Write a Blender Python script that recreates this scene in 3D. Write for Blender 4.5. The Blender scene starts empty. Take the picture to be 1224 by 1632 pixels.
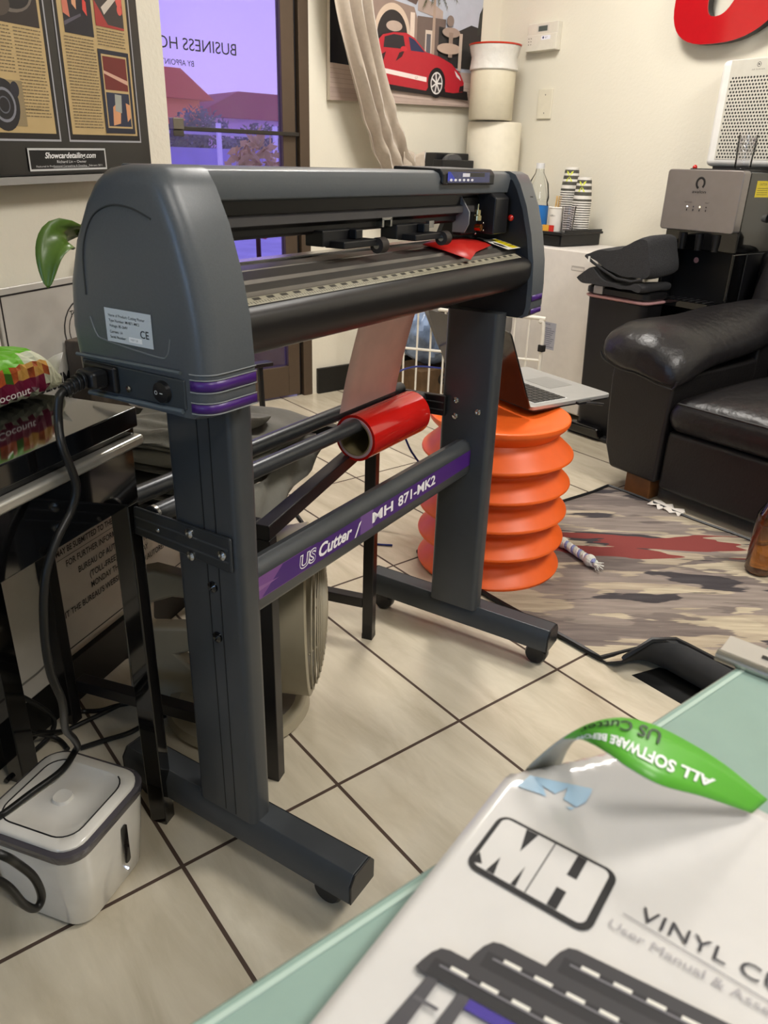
import bpy, bmesh, math, random
from math import sin, cos, pi, radians as R
from mathutils import Vector, Matrix
random.seed(7)
S = bpy.context.scene
col = S.collection
V = Vector
# ------------------------------------------------------------------ camera, world, lights
CAMH = 1.05
cd = bpy.data.cameras.new('camera'); cam = bpy.data.objects.new('camera', cd); col.objects.link(cam)
cx = V((0.79189013, -0.61007449, 0.02681681)); cy = V((0.23299461, 0.34244105, 0.91019099)); cf = V((0.56446748, 0.71452309, -0.41331976))
cam.matrix_world = Matrix(((cx.x, cy.x, -cf.x, 0), (cx.y, cy.y, -cf.y, 0), (cx.z, cy.z, -cf.z, CAMH), (0, 0, 0, 1)))
cd.sensor_fit = 'VERTICAL'; cd.sensor_height = 36.0; cd.lens = 36.0 * 1222.22 / 1632
cd.clip_start = 0.02
cd.dof.use_dof = True; cd.dof.focus_distance = 1.45; cd.dof.aperture_fstop = 15.0
S.camera = cam
S.view_settings.view_transform = 'Standard'; S.view_settings.look = 'None'
S.view_settings.exposure = 0.0; S.view_settings.gamma = 1.0
try: S.view_settings.use_curve_mapping = False
except Exception: pass
w = bpy.data.worlds.new('world'); S.world = w; w.use_nodes = True
nt = w.node_tree; bg = nt.nodes['Background']
tc = nt.nodes.new('ShaderNodeTexCoord'); sx = nt.nodes.new('ShaderNodeSeparateXYZ'); rp = nt.nodes.new('ShaderNodeValToRGB')
nt.links.new(tc.outputs['Generated'], sx.inputs[0]); nt.links.new(sx.outputs['Z'], rp.inputs[0]); nt.links.new(rp.outputs[0], bg.inputs[0])
rp.color_ramp.elements[0].position = 0.0; rp.color_ramp.elements[0].color = (0.66, 0.55, 0.93, 1)
rp.color_ramp.elements[1].position = 0.55; rp.color_ramp.elements[1].color = (0.40, 0.42, 0.95, 1)
bg.inputs[1].default_value = 1.25

def area(name, loc, target, size, power, color, sizey=None):
    d = bpy.data.lights.new(name, 'AREA'); d.energy = power; d.color = color; d.size = size
    if sizey: d.shape = 'RECTANGLE'; d.size_y = sizey
    o = bpy.data.objects.new(name, d); col.objects.link(o); o.location = loc
    o.rotation_euler = (V(target) - V(loc)).to_track_quat('-Z', 'Y').to_euler()
    return o
area('ceiling_light', (1.9, -0.2, 2.55), (1.9, 0.2, 0), 0.6, 43, (1.0, 0.955, 0.89), 0.6)
area('ceiling_light', (0.4, -0.9, 2.55), (0.5, -0.6, 0), 0.6, 24, (1.0, 0.955, 0.89), 0.6)
area('ceiling_light', (1.95, 2.0, 2.55), (1.9, 2.0, 0), 0.5, 42, (1.0, 0.955, 0.89), 0.5)
area('side_fill_light', (-3.05, -0.35, 1.45), (0.6, 0.9, 0.8), 1.5, 95, (0.36, 0.60, 1.0), 1.5)  # added bluish fill for the cutter's left side, no known source

# ------------------------------------------------------------------ materials
def lin(c):
    c /= 255.0
    return c / 12.92 if c <= 0.04045 else ((c + 0.055) / 1.055) ** 2.4
def hx(s):
    if isinstance(s, tuple): return s
    s = s.lstrip('#'); return tuple(lin(int(s[i:i + 2], 16)) for i in (0, 2, 4)) + (1,)
MC = {}
def mat(c, rough=0.5, metal=0.0, noise=0.0, scale=30, bump=0.0, bscale=200, coat=0.0, emit=0.0, alpha=None, trans=0.0, spec=0.5, ior=1.45, detail=3, sheen=0.0):
    key = (c, rough, metal, noise, scale, bump, bscale, coat, emit, alpha, trans, spec, sheen)
    if key in MC: return MC[key]
    m = bpy.data.materials.new('surface'); m.use_nodes = True; MC[key] = m
    t = m.node_tree; b = t.nodes['Principled BSDF']; cc = hx(c)
    b.inputs['Base Color'].default_value = cc; b.inputs['Roughness'].default_value = rough; b.inputs['Metallic'].default_value = metal
    b.inputs['Specular IOR Level'].default_value = spec; b.inputs['IOR'].default_value = ior
    if coat: b.inputs['Coat Weight'].default_value = coat; b.inputs['Coat Roughness'].default_value = 0.06
    if sheen: b.inputs['Sheen Weight'].default_value = sheen
    if trans: b.inputs['Transmission Weight'].default_value = trans
    if alpha is not None: b.inputs['Alpha'].default_value = alpha
    if emit: b.inputs['Emission Color'].default_value = cc; b.inputs['Emission Strength'].default_value = emit
    co = t.nodes.new('ShaderNodeTexCoord')
    n = t.nodes.new('ShaderNodeTexNoise'); n.inputs['Scale'].default_value = scale; n.inputs['Detail'].default_value = detail
    t.links.new(co.outputs['Object'], n.inputs['Vector'])
    k = noise if noise else 0.03
    mx = t.nodes.new('ShaderNodeMix'); mx.data_type = 'RGBA'; mx.blend_type = 'MULTIPLY'
    r2 = t.nodes.new('ShaderNodeMapRange'); r2.inputs[1].default_value = 0.3; r2.inputs[2].default_value = 0.7
    r2.inputs[3].default_value = 1 - k; r2.inputs[4].default_value = 1 + k
    t.links.new(n.outputs['Fac'], r2.inputs[0])
    mx.inputs[0].default_value = 1.0; mx.inputs[6].default_value = cc
    t.links.new(r2.outputs[0], mx.inputs[7]); t.links.new(mx.outputs[2], b.inputs['Base Color'])
    if bump:
        n2 = t.nodes.new('ShaderNodeTexNoise'); n2.inputs['Scale'].default_value = bscale; n2.inputs['Detail'].default_value = 4
        t.links.new(co.outputs['Object'], n2.inputs['Vector'])
        bp = t.nodes.new('ShaderNodeBump'); bp.inputs['Strength'].default_value = bump; bp.inputs['Distance'].default_value = 0.01
        t.links.new(n2.outputs['Fac'], bp.inputs['Height']); t.links.new(bp.outputs[0], b.inputs['Normal'])
    return m

def floor_mat():
    m = bpy.data.materials.new('floor_tile'); m.use_nodes = True; t = m.node_tree; b = t.nodes['Principled BSDF']; L = t.links
    co = t.nodes.new('ShaderNodeTexCoord'); mp = t.nodes.new('ShaderNodeMapping'); L.new(co.outputs['Object'], mp.inputs[0])
    mp.inputs['Location'].default_value = (-0.31246 + 0.0015, -0.8965 + 0.0015, 0)
    br = t.nodes.new('ShaderNodeTexBrick'); br.offset = 0; br.squash = 1
    br.inputs['Scale'].default_value = 1; br.inputs['Brick Width'].default_value = 0.30597; br.inputs['Row Height'].default_value = 0.60966
    br.inputs['Mortar Size'].default_value = 0.0036; br.inputs['Mortar Smooth'].default_value = 0.15
    br.inputs['Color1'].default_value = hx('#d2cab8'); br.inputs['Color2'].default_value = hx('#c8bfac'); br.inputs['Mortar'].default_value = hx('#4a3a30')
    L.new(mp.outputs[0], br.inputs['Vector'])
    mp2 = t.nodes.new('ShaderNodeMapping'); mp2.inputs['Scale'].default_value = (9, 2.2, 1); mp2.inputs['Rotation'].default_value = (0, 0, 0.06); L.new(co.outputs['Object'], mp2.inputs[0])
    n = t.nodes.new('ShaderNodeTexNoise'); n.inputs['Scale'].default_value = 1.6; n.inputs['Detail'].default_value = 9; n.inputs['Roughness'].default_value = 0.62; n.inputs['Distortion'].default_value = 0.5
    L.new(mp2.outputs[0], n.inputs['Vector'])
    r = t.nodes.new('ShaderNodeValToRGB'); r.color_ramp.elements[0].position = 0.3; r.color_ramp.elements[0].color = (0.72, 0.68, 0.61, 1)
    r.color_ramp.elements[1].position = 0.68; r.color_ramp.elements[1].color = (1.05, 1.03, 1.0, 1)
    L.new(n.outputs['Fac'], r.inputs[0])
    mx = t.nodes.new('ShaderNodeMix'); mx.data_type = 'RGBA'; mx.blend_type = 'MULTIPLY'; mx.inputs[0].default_value = 0.85
    L.new(br.outputs['Color'], mx.inputs[6]); L.new(r.outputs[0], mx.inputs[7]); L.new(mx.outputs[2], b.inputs['Base Color'])
    rr = t.nodes.new('ShaderNodeMapRange'); rr.inputs[3].default_value = 0.24; rr.inputs[4].default_value = 0.8; L.new(br.outputs['Fac'], rr.inputs[0]); L.new(rr.outputs[0], b.inputs['Roughness'])
    bp = t.nodes.new('ShaderNodeBump'); bp.invert = True; bp.inputs['Strength'].default_value = 0.5; bp.inputs['Distance'].default_value = 0.002
    L.new(br.outputs['Fac'], bp.inputs['Height']); L.new(bp.outputs[0], b.inputs['Normal'])
    return m
def rug_mat():
    m = bpy.data.materials.new('rug_print'); m.use_nodes = True; t = m.node_tree; b = t.nodes['Principled BSDF']; L = t.links
    b.inputs['Roughness'].default_value = 0.95; b.inputs['Specular IOR Level'].default_value = 0.1
    co = t.nodes.new('ShaderNodeTexCoord')
    def noise(rot, sc, scale, det, loc, dist=0.0):
        mp = t.nodes.new('ShaderNodeMapping'); mp.vector_type = 'TEXTURE'; mp.inputs['Rotation'].default_value = (0, 0, rot); mp.inputs['Scale'].default_value = (sc, 1, 1); mp.inputs['Location'].default_value = loc
        L.new(co.outputs['Object'], mp.inputs[0])
        n = t.nodes.new('ShaderNodeTexNoise'); n.inputs['Scale'].default_value = scale; n.inputs['Detail'].default_value = det; n.inputs['Distortion'].default_value = dist
        L.new(mp.outputs[0], n.inputs['Vector']); return n
    gr_ = noise(R(-38), 9.0, 55.0, 4, (.2, .4, 0))
    def mask(loc, thr, sc, st):
        n = noise(R(-38), st, sc, 3.5, loc, 0.25)
        ad = t.nodes.new('ShaderNodeMath'); ad.operation = 'MULTIPLY_ADD'; ad.inputs[1].default_value = 0.16; L.new(gr_.outputs['Fac'], ad.inputs[0]); L.new(n.outputs['Fac'], ad.inputs[2])
        mr_ = t.nodes.new('ShaderNodeMapRange'); mr_.inputs[1].default_value = thr + .08 - .006; mr_.inputs[2].default_value = thr + .08 + .006; L.new(ad.outputs[0], mr_.inputs[0]); return mr_
    def over(a_, m_, c_):
        x = t.nodes.new('ShaderNodeMix'); x.data_type = 'RGBA'; L.new(m_.outputs[0], x.inputs[0]); x.inputs[7].default_value = hx(c_)
        if isinstance(a_, str): x.inputs[6].default_value = hx(a_)
        else: L.new(a_.outputs[2], x.inputs[6])
        return x
    r = over('#8b8078', mask((0.3, 0.1, 0), .50, 6.5, 3.4), '#a99c88')
    r = over(r, mask((1.7, 2.3, 0), .53, 6.0, 3.2), '#746a65')
    r = over(r, mask((4.1, 0.7, 0), .57, 7.0, 3.4), '#b2a690')
    r = over(r, mask((2.9, 5.2, 0), .565, 6.5, 3.6), '#47434500'[:7])
    # worn streaks
    n2 = noise(R(-38), 10.0, 75.0, 5, (0, 0, 0)); mr = t.nodes.new('ShaderNodeMapRange'); mr.inputs[1].default_value = .3; mr.inputs[2].default_value = .7; mr.inputs[3].default_value = 0.78; mr.inputs[4].default_value = 1.2
    L.new(n2.outputs['Fac'], mr.inputs[0])
    mx = t.nodes.new('ShaderNodeMix'); mx.data_type = 'RGBA'; mx.blend_type = 'MULTIPLY'; mx.inputs[0].default_value = 1
    L.new(r.outputs[2], mx.inputs[6]); L.new(mr.outputs[0], mx.inputs[7])
    # maroon patches, noise-thresholded and bounded
    n3 = noise(R(-38), 6.0, 16.0, 2, (0.9, 0.37, 0), 0.3)
    mp = t.nodes.new('ShaderNodeMapping'); mp.vector_type = 'TEXTURE'; mp.inputs['Location'].default_value = (1.93, 1.16, 0); mp.inputs['Rotation'].default_value = (0, 0, R(-38)); mp.inputs['Scale'].default_value = (0.30, 0.10, 1)
    L.new(co.outputs['Object'], mp.inputs[0])
    ln = t.nodes.new('ShaderNodeVectorMath'); ln.operation = 'LENGTH'; L.new(mp.outputs[0], ln.inputs[0])
    a = t.nodes.new('ShaderNodeMath'); a.operation = 'MULTIPLY_ADD'; a.inputs[1].default_value = -0.20; a.inputs[2].default_value = 0.64; L.new(ln.outputs['Value'], a.inputs[0])
    g = t.nodes.new('ShaderNodeMath'); g.operation = 'GREATER_THAN'; L.new(a.outputs[0], g.inputs[0]); L.new(n3.outputs['Fac'], g.inputs[1])
    m2 = t.nodes.new('ShaderNodeMix'); m2.data_type = 'RGBA'; L.new(g.outputs[0], m2.inputs[0]); L.new(mx.outputs[2], m2.inputs[6]); m2.inputs[7].default_value = hx('#83433f')
    L.new(m2.outputs[2], b.inputs['Base Color'])
    n4 = t.nodes.new('ShaderNodeTexNoise'); n4.inputs['Scale'].default_value = 400; L.new(co.outputs['Object'], n4.inputs['Vector'])
    bp = t.nodes.new('ShaderNodeBump'); bp.inputs['Strength'].default_value = 0.5; bp.inputs['Distance'].default_value = 0.003; L.new(n4.outputs['Fac'], bp.inputs['Height']); L.new(bp.outputs[0], b.inputs['Normal'])
    return m
def thin_glass(tint, gloss=0.08, rough=0.02, fior=1.5):
    m = bpy.data.materials.new('thin_glass'); m.use_nodes = True; t = m.node_tree; L = t.links
    t.nodes.remove(t.nodes['Principled BSDF']); out = t.nodes['Material Output']
    tr = t.nodes.new('ShaderNodeBsdfTransparent'); tr.inputs[0].default_value = tint
    gl = t.nodes.new('ShaderNodeBsdfGlossy'); gl.inputs['Roughness'].default_value = rough
    fr = t.nodes.new('ShaderNodeFresnel'); fr.inputs[0].default_value = fior
    ma = t.nodes.new('ShaderNodeMath'); ma.operation = 'ADD'; ma.inputs[1].default_value = gloss; L.new(fr.outputs[0], ma.inputs[0])
    mx = t.nodes.new('ShaderNodeMixShader'); L.new(ma.outputs[0], mx.inputs[0]); L.new(tr.outputs[0], mx.inputs[1]); L.new(gl.outputs[0], mx.inputs[2]); L.new(mx.outputs[0], out.inputs[0])
    return m

WALL = mat('#ded8c8', 0.75, bump=0.12, bscale=90, noise=0.015, scale=3)
BLACKBOARD = mat('#171614', 0.5)
GREY = mat('#505458', 0.34, noise=0.05, scale=400, bump=0.05, bscale=900)      # cutter shell
GREYM = mat('#44474a', 0.33, metal=0.25, noise=0.04)                            # stand
BLK = mat('#141416', 0.42); BLKG = mat('#0a0a0b', 0.08, coat=0.6); BLKS = mat('#19191b', 0.3)
PURP = mat('#431d70', 0.35); STEEL = mat('#b9b8b4', 0.22, metal=1.0); DSTEEL = mat('#56544f', 0.3, metal=0.9)
RED = mat('#c11a14', 0.14, coat=0.6); WHITE = mat('#e4e2dd', 0.35); INK = mat('#161416', 0.6); WINK = mat('#eeeeee', 0.5)
ORANGE = mat('#ee6420', 0.42, noise=0.03)
LEATHER = mat('#1c1a1b', 0.36, bump=0.32, bscale=30, noise=0.06, spec=0.5)
BROWN = mat('#4a3f36', 0.4)

# ------------------------------------------------------------------ mesh helpers
class MB:
    def __init__(s): s.v = []; s.f = []; s.m = []; s.mats = []
    def mi(s, m):
        if m not in s.mats: s.mats.append(m)
        return s.mats.index(m)
    def add(s, vs, fs, m):
        k = len(s.v); i = s.mi(m)
        s.v += [V(p) for p in vs]; s.f += [[a + k for a in f] for f in fs]; s.m += [i] * len(fs); return s
    def box(s, x0, x1, y0, y1, z0, z1, m, fr=None):
        fr = fr or (lambda a, b, c: V((a, b, c)))
        p = [fr(a, b, c) for c in (z0, z1) for b in (y0, y1) for a in (x0, x1)]
        return s.add(p, [(0, 2, 3, 1), (4, 5, 7, 6), (0, 1, 5, 4), (2, 6, 7, 3), (0, 4, 6, 2), (1, 3, 7, 5)], m)
    def hexa(s, p, m):   # 8 points bottom 4 ccw, top 4 ccw
        return s.add(p, [(3, 2, 1, 0), (4, 5, 6, 7), (0, 1, 5, 4), (1, 2, 6, 5), (2, 3, 7, 6), (3, 0, 4, 7)], m)
    def prism(s, poly, a, b, m, fr):   # poly in (p,q); extruded along third from a to b; fr(p,q,r)->V
        n = len(poly); vs = [fr(p, q, a) for p, q in poly] + [fr(p, q, b) for p, q in poly]
        fs = [list(range(n))[::-1], list(range(n, 2 * n))] + [(i, (i + 1) % n, n + (i + 1) % n, n + i) for i in range(n)]
        return s.add(vs, fs, m)
    def loft(s, rings, m, cap=True, closed=True):
        n = len(rings[0]); vs = [p for r in rings for p in r]; fs = []
        for j in range(len(rings) - 1):
            for i in range(n if closed else n - 1):
                fs.append((j * n + i, j * n + (i + 1) % n, (j + 1) * n + (i + 1) % n, (j + 1) * n + i))
        if cap and closed: fs += [list(range(n))[::-1], [(len(rings) - 1) * n + i for i in range(n)]]
        return s.add(vs, fs, m)
    def tube(s, path, r, m, n=12, cap=True):
        path = [V(p) for p in path]; rings = []
        rr = r if isinstance(r, (list, tuple)) else [r] * len(path); up = None
        for i, p in enumerate(path):
            d = (path[min(i + 1, len(path) - 1)] - path[max(i - 1, 0)]).normalized()
            if up is None: up = V((0, 0, 1)) if abs(d.z) < 0.9 else V((1, 0, 0))
            a = (up - d * up.dot(d)).normalized(); b = d.cross(a); up = a
            rings.append([p + (a * cos(t) + b * sin(t)) * rr[i] for t in [2 * pi * k / n for k in range(n)]])
        return s.loft(rings, m, cap)
    def lathe(s, prof, c, m, n=40, axis=(0, 0, 1), closed_ends=True):   # prof (r,h)
        ax = V(axis).normalized(); a = ax.orthogonal().normalized(); b = ax.cross(a); c = V(c)
        rings = [[c + ax * h + (a * cos(t) + b * sin(t)) * r for t in [2 * pi * k / n for k in range(n)]] for r, h in prof]
        return s.loft(rings, m, closed_ends)
    def sphere(s, c, r, m, n=16, sc=(1, 1, 1)):
        c = V(c); rings = []
        for j in range(1, n):
            t = pi * j / n
            rings.append([c + V((r * sin(t) * cos(2 * pi * k / n) * sc[0], r * sin(t) * sin(2 * pi * k / n) * sc[1], r * cos(t) * sc[2])) for k in range(n)])
        return s.loft(rings[::-1], m)
    def sheet(s, grid, m, th=0.0):
        nu = len(grid[0]); nv = len(grid); vs = [V(p) for r in grid for p in r]; fs = []
        for j in range(nv - 1):
            for i in range(nu - 1): fs.append((j * nu + i, j * nu + i + 1, (j + 1) * nu + i + 1, (j + 1) * nu + i))
        return s.add(vs, fs, m)
    def obj(s, name, parent=None, smooth=40, bevel=0, seg=2, sub=0, solid=0, label=None, offset=-1):
        c = sum(s.v, V()) / len(s.v)
        me = bpy.data.meshes.new(name); me.from_pydata([p - c for p in s.v], [], s.f); me.update()
        for m in s.mats: me.materials.append(m)
        for p, i in zip(me.polygons, s.m): p.material_index = i
        bm = bmesh.new(); bm.from_mesh(me)
        if not solid and s.fixn: bmesh.ops.recalc_face_normals(bm, faces=bm.faces)
        bm.to_mesh(me); bm.free()
        if smooth:
            me.polygons.foreach_set('use_smooth', [True] * len(me.polygons)); me.set_sharp_from_angle(angle=R(smooth))
        o = bpy.data.objects.new(name, me); col.objects.link(o)
        if parent is not None:
            o.parent = parent; o.matrix_parent_inverse = world_of(parent).inverted()
        o.location = c
        if solid:
            md = o.modifiers.new('solid', 'SOLIDIFY'); md.thickness = solid; md.offset = offset
        if bevel:
            md = o.modifiers.new('bevel', 'BEVEL'); md.width = bevel; md.segments = seg; md.limit_method = 'ANGLE'; md.angle_limit = R(35); md.harden_normals = bool(smooth)
        if sub:
            md = o.modifiers.new('sub', 'SUBSURF'); md.levels = sub; md.render_levels = sub
        if label: o['label'] = label
        return o
    fixn = True
WM = {}
def world_of(o):
    if o.parent is None: return Matrix.Translation(o.location)
    return world_of(o.parent) @ o.matrix_parent_inverse @ Matrix.Translation(o.location)
def thing(name, label, cat, loc, group=None):
    o = bpy.data.objects.new(name, None); col.objects.link(o); o.location = loc; o.empty_display_size = 0.05
    return tag(o, label, cat, group)
def tag(o, label, cat, group=None, kind=None):
    o['label'] = label; o['category'] = cat
    if group: o['group'] = group
    if kind: o['kind'] = kind
    return o
def struct(o): o['kind'] = 'structure'; return o
def dup(root, off, label=None, group=None):
    def cp(o, par):
        c = o.copy(); col.objects.link(c)
        if par is not None:
            inv = o.matrix_parent_inverse.copy(); c.parent = par; c.matrix_parent_inverse = inv
        for ch in [x for x in list(col.objects) if x.parent == o]: cp(ch, c)
        return c
    c = cp(root, None); c.location = root.location + V(off)
    if label: c['label'] = label
    if group: c['group'] = group
    return c
def frame(o, a, b, c=(0, 0, 1)):
    o, a, b, c = V(o), V(a), V(b), V(c)
    return lambda x, y, z: o + a * x + b * y + c * z
MA = R(20); FM = frame((0, 0, 0), (cos(MA), sin(MA), 0), (-sin(MA), cos(MA), 0))          # cutter frame m,n,z
WA = R(33.1); FW = frame((0, 0, 0), (cos(WA), sin(WA), 0), (-sin(WA), cos(WA), 0))        # angled wall frame u,v,z
mv = V((cos(MA), sin(MA), 0)); nv_ = V((-sin(MA), cos(MA), 0)); uv_ = V((cos(WA), sin(WA), 0)); vv_ = V((-sin(WA), cos(WA), 0))

TX = {}
def text_mesh(s, bold=0.0, shear=0.0, space=1.0):
    key = (s, bold, shear, space)
    if key in TX: return TX[key]
    c = bpy.data.curves.new('t', 'FONT'); c.body = s; c.size = 1.0; c.offset = bold; c.shear = shear; c.space_character = space; c.resolution_u = 3
    o = bpy.data.objects.new('t', c); col.objects.link(o)
    bpy.context.view_layer.update(); dg = bpy.context.evaluated_depsgraph_get(); e = o.evaluated_get(dg); me = e.to_mesh()
    vs = [(v.co.x, v.co.y) for v in me.vertices]; fs = [list(p.vertices) for p in me.polygons]
    e.to_mesh_clear(); bpy.data.objects.remove(o); bpy.data.curves.remove(c)
    xs = [v[0] for v in vs] or [0]; x0 = min(xs); wd = (max(xs) - x0) or 1
    vs = [((x - x0), y) for x, y in vs]
    TX[key] = (vs, fs, wd); return TX[key]
def put_text(mb, s, m, fn, x, y, h, width=None, bold=0.0, shear=0.0, align='l', space=1.0, off=0.0):
    """fn(a,b,off)->world ; h = cap height, glyph size = h/0.69"""
    vs, fs, wd = text_mesh(s, bold, shear, space); k = h / 0.69
    kx = (width / wd) if width else k
    W = wd * kx; x0 = x - (W if align == 'r' else W / 2 if align == 'c' else 0)
    mb.add([fn(x0 + a * kx, y + b * k, off) for a, b in vs], fs, m); return W
class Art:   # flat print: polygons stacked by thin offsets on a plane
    def __init__(s, fn): s.fn = fn; s.mb = MB(); s.mb.fixn = False; s.k = 0
    def poly(s, pts, c, layer=None):
        if layer is None: s.k += 1; layer = s.k
        mt = c if not isinstance(c, str) else mat(c, 0.5)
        n = len(pts); s.mb.add([s.fn(x, y, 0.00004 * layer) for x, y in pts], [list(range(n))], mt); return s
    def rect(s, x0, y0, x1, y1, c): return s.poly([(x0, y0), (x1, y0), (x1, y1), (x0, y1)], c)
    def disc(s, x, y, rx, ry, c, n=24, a0=0, a1=360): return s.poly([(x + rx * cos(R(a0 + (a1 - a0) * k / n)), y + ry * sin(R(a0 + (a1 - a0) * k / n))) for k in range(n + (a1 - a0 != 360))], c)
    def ring(s, x, y, r0, r1, c, n=24):
        s.k += 1; mt = c if not isinstance(c, str) else mat(c, 0.5); P = []
        for k in range(n):
            t = 2 * pi * k / n; P += [s.fn(x + r0 * cos(t), y + r0 * sin(t), 0.00004 * s.k), s.fn(x + r1 * cos(t), y + r1 * sin(t), 0.00004 * s.k)]
        s.mb.add(P, [(2 * k, 2 * k + 1, (2 * k + 3) % (2 * n), (2 * k + 2) % (2 * n)) for k in range(n)], mt); return s
    def line(s, p, q, wd, c):
        dx, dy = q[0] - p[0], q[1] - p[1]; l = math.hypot(dx, dy) or 1; nx, ny = -dy / l * wd / 2, dx / l * wd / 2
        return s.poly([(p[0] + nx, p[1] + ny), (p[0] - nx, p[1] - ny), (q[0] - nx, q[1] - ny), (q[0] + nx, q[1] + ny)], c)
    def text(s, t, x, y, h, c, **kw):
        s.k += 1; put_text(s.mb, t, c if not isinstance(c, str) else mat(c, 0.5), s.fn, x, y, h, off=0.00004 * s.k, **kw); return s
    def obj(s, name, parent=None, label=None): return s.mb.obj(name, parent, smooth=0, label=label)
def bx(name, x0, x1, y0, y1, z0, z1, m, parent=None, fr=None, bevel=0, seg=2, label=None, sub=0):
    return MB().box(x0, x1, y0, y1, z0, z1, m, fr).obj(name, parent, bevel=bevel, seg=seg, label=label, sub=sub)
def arc(c, r, a0, a1, n, f=lambda x, y: (x, y)): return [f(c[0] + r * cos(R(a0 + (a1 - a0) * k / n)), c[1] + r * sin(R(a0 + (a1 - a0) * k / n))) for k in range(n + 1)]
def rrect(x0, y0, x1, y1, r, n=5): return arc((x1 - r, y1 - r), r, 0, 90, n) + arc((x0 + r, y1 - r), r, 90, 180, n) + arc((x0 + r, y0 + r), r, 180, 270, n) + arc((x1 - r, y0 + r), r, 270, 360, n)
def spline(pts, n=8):
    pts = [V(p) for p in pts]; P = [pts[0]] + pts + [pts[-1]]; out = []
    for i in range(1, len(P) - 2):
        for k in range(n):
            t = k / n; a, b, c, d = P[i - 1], P[i], P[i + 1], P[i + 2]
            out.append(0.5 * ((2 * b) + (c - a) * t + (2 * a - 5 * b + 4 * c - d) * t * t + (3 * b - a - 3 * c + d) * t ** 3))
    return out + [pts[-1]]

# ------------------------------------------------------------------ room shell
HC = 2.6
fl = MB().add([(-3.2, -3.2, 0), (3.115, -3.2, 0), (3.115, 3.2, 0), (-3.2, 3.2, 0), (-3.2, -3.2, -.05), (3.115, -3.2, -.05), (3.115, 3.2, -.05), (-3.2, 3.2, -.05)],
              [(0, 1, 2, 3), (7, 6, 5, 4), (0, 4, 5, 1), (1, 5, 6, 2), (2, 6, 7, 3), (3, 7, 4, 0)], floor_mat())
fo = fl.obj('floor', smooth=0)
for v_ in fo.data.vertices: v_.co += fo.location
fo.location = (0, 0, 0); struct(fo)
struct(bx('ceiling', -3.2, 3.25, -3.2, 3.3, HC, HC + .05, mat('#e6e1d6', 0.8)))
struct(bx('wall_right', 3.115, 3.215, -3.2, 3.3, 0, HC, WALL))
struct(bx('wall_rear', -3.2, 3.115, -3.3, -3.2, 0, HC, WALL))
struct(bx('wall_side', -3.3, -3.2, -3.2, 1.0, 0, HC, WALL))
struct(bx('wall_left', -4.2, 1.56, 1.03, 1.09, 0, HC, WALL, fr=FW))
cpt = FW(1.56, 1.09, 0)
struct(bx('wall_return', cpt.x - 0.1, cpt.x - .0, cpt.y - .02, 3.3, 0, HC, WALL))
struct(bx('wall_back', 2.005, 3.115, 3.14, 3.24, 0, HC, WALL))
struct(MB().box(cpt.x, 2.005, 3.16, 3.24, 2.15, HC, WALL).box(cpt.x, 1.05, 3.16, 3.24, 0, 2.15, WALL).obj('wall_back'))
struct(bx('baseboard_left', -4.1, 1.555, 1.014, 1.03, 0, 0.10, BLACKBOARD, fr=FW, bevel=.002))
struct(bx('baseboard_back', 2.03, 3.11, 3.122, 3.14, 0, 0.125, BLACKBOARD, bevel=.002))
struct(bx('baseboard_right', 3.097, 3.115, -3.1, 3.12, 0, 0.10, BLACKBOARD, bevel=.002))

wn = bpy.data.objects.new('added_window_1', None); col.objects.link(wn); wn.location = (-3.19, -0.35, 1.45); wn['kind'] = 'structure'  # unseen window, added on the solid wall to go with the bluish fill
for (a0, a1, b0, b1) in ((-1.15, .45, .64, .70), (-1.15, .45, 2.2, 2.26), (-1.15, -1.09, .7, 2.2), (.39, .45, .7, 2.2), (-.38, -.32, .7, 2.2)): bx('added_window_frame', -3.2, -3.16, a0, a1, b0, b1, BROWN, wn, bevel=.003)
bx('added_window_pane', -3.199, -3.19, -1.09, .39, .7, 2.2, mat('#8fa6c8', .05), wn)
# glass door in the back wall
dr = bpy.data.objects.new('door_1', None); col.objects.link(dr); dr.location = (1.5, 3.18, 0); dr['kind'] = 'structure'
bz = mat('#5b4d40', 0.38, metal=0.4)
MB().box(1.955, 2.005, 3.135, 3.2, 0, 2.15, bz).box(1.05, 1.10, 3.135, 3.2, 0, 2.15, bz).box(1.05, 2.005, 3.135, 3.2, 2.1, 2.15, bz).obj('door_frame', dr, bevel=.003)
MB().box(1.877, 1.94, 3.145, 3.185, 0.01, 2.08, bz).box(1.115, 1.17, 3.145, 3.185, 0.01, 2.08, bz).box(1.17, 1.877, 3.145, 3.185, 0.01, 0.155, bz).box(1.17, 1.877, 3.145, 3.185, 2.0, 2.08, bz).obj('door_leaf_frame', dr, bevel=.003)
bx('door_gap', 1.941, 1.954, 3.16, 3.18, 0, 2.1, BLK, dr)
bx('glass_pane', 1.17, 1.877, 3.163, 3.169, 0.155, 2.0, thin_glass((0.86, 0.80, 0.99, 1), 0.02), dr)
bx('door_rail', 1.38, 1.945, 3.125, 3.14, 1.147, 1.162, mat('#3e3a36', .3, metal=.5), dr, bevel=.002)
MB().box(1.368, 1.412, 3.105, 3.145, 1.15, 1.19, mat('#6d675c', .35, metal=.5)).box(1.368, 1.412, 3.11, 3.145, 1.125, 1.148, mat('#4a463f', .35, metal=.5)).obj('door_lock', dr, bevel=.003)
dt = MB(); dt.fixn = False
DF = lambda a, b, o: V((1.68 - a, 3.160 - o, 1.0 + b))
put_text(dt, 'BUSINESS HOURS', INK, DF, 0.0, 0.425, 0.040, width=0.425)
put_text(dt, 'BY APPOINTMENT ONLY', INK, DF, 0.185, 0.372, 0.019, width=0.27)
dt.obj('lettering', dr, smooth=0, label='dark letters read in mirror image on the glass')

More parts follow.
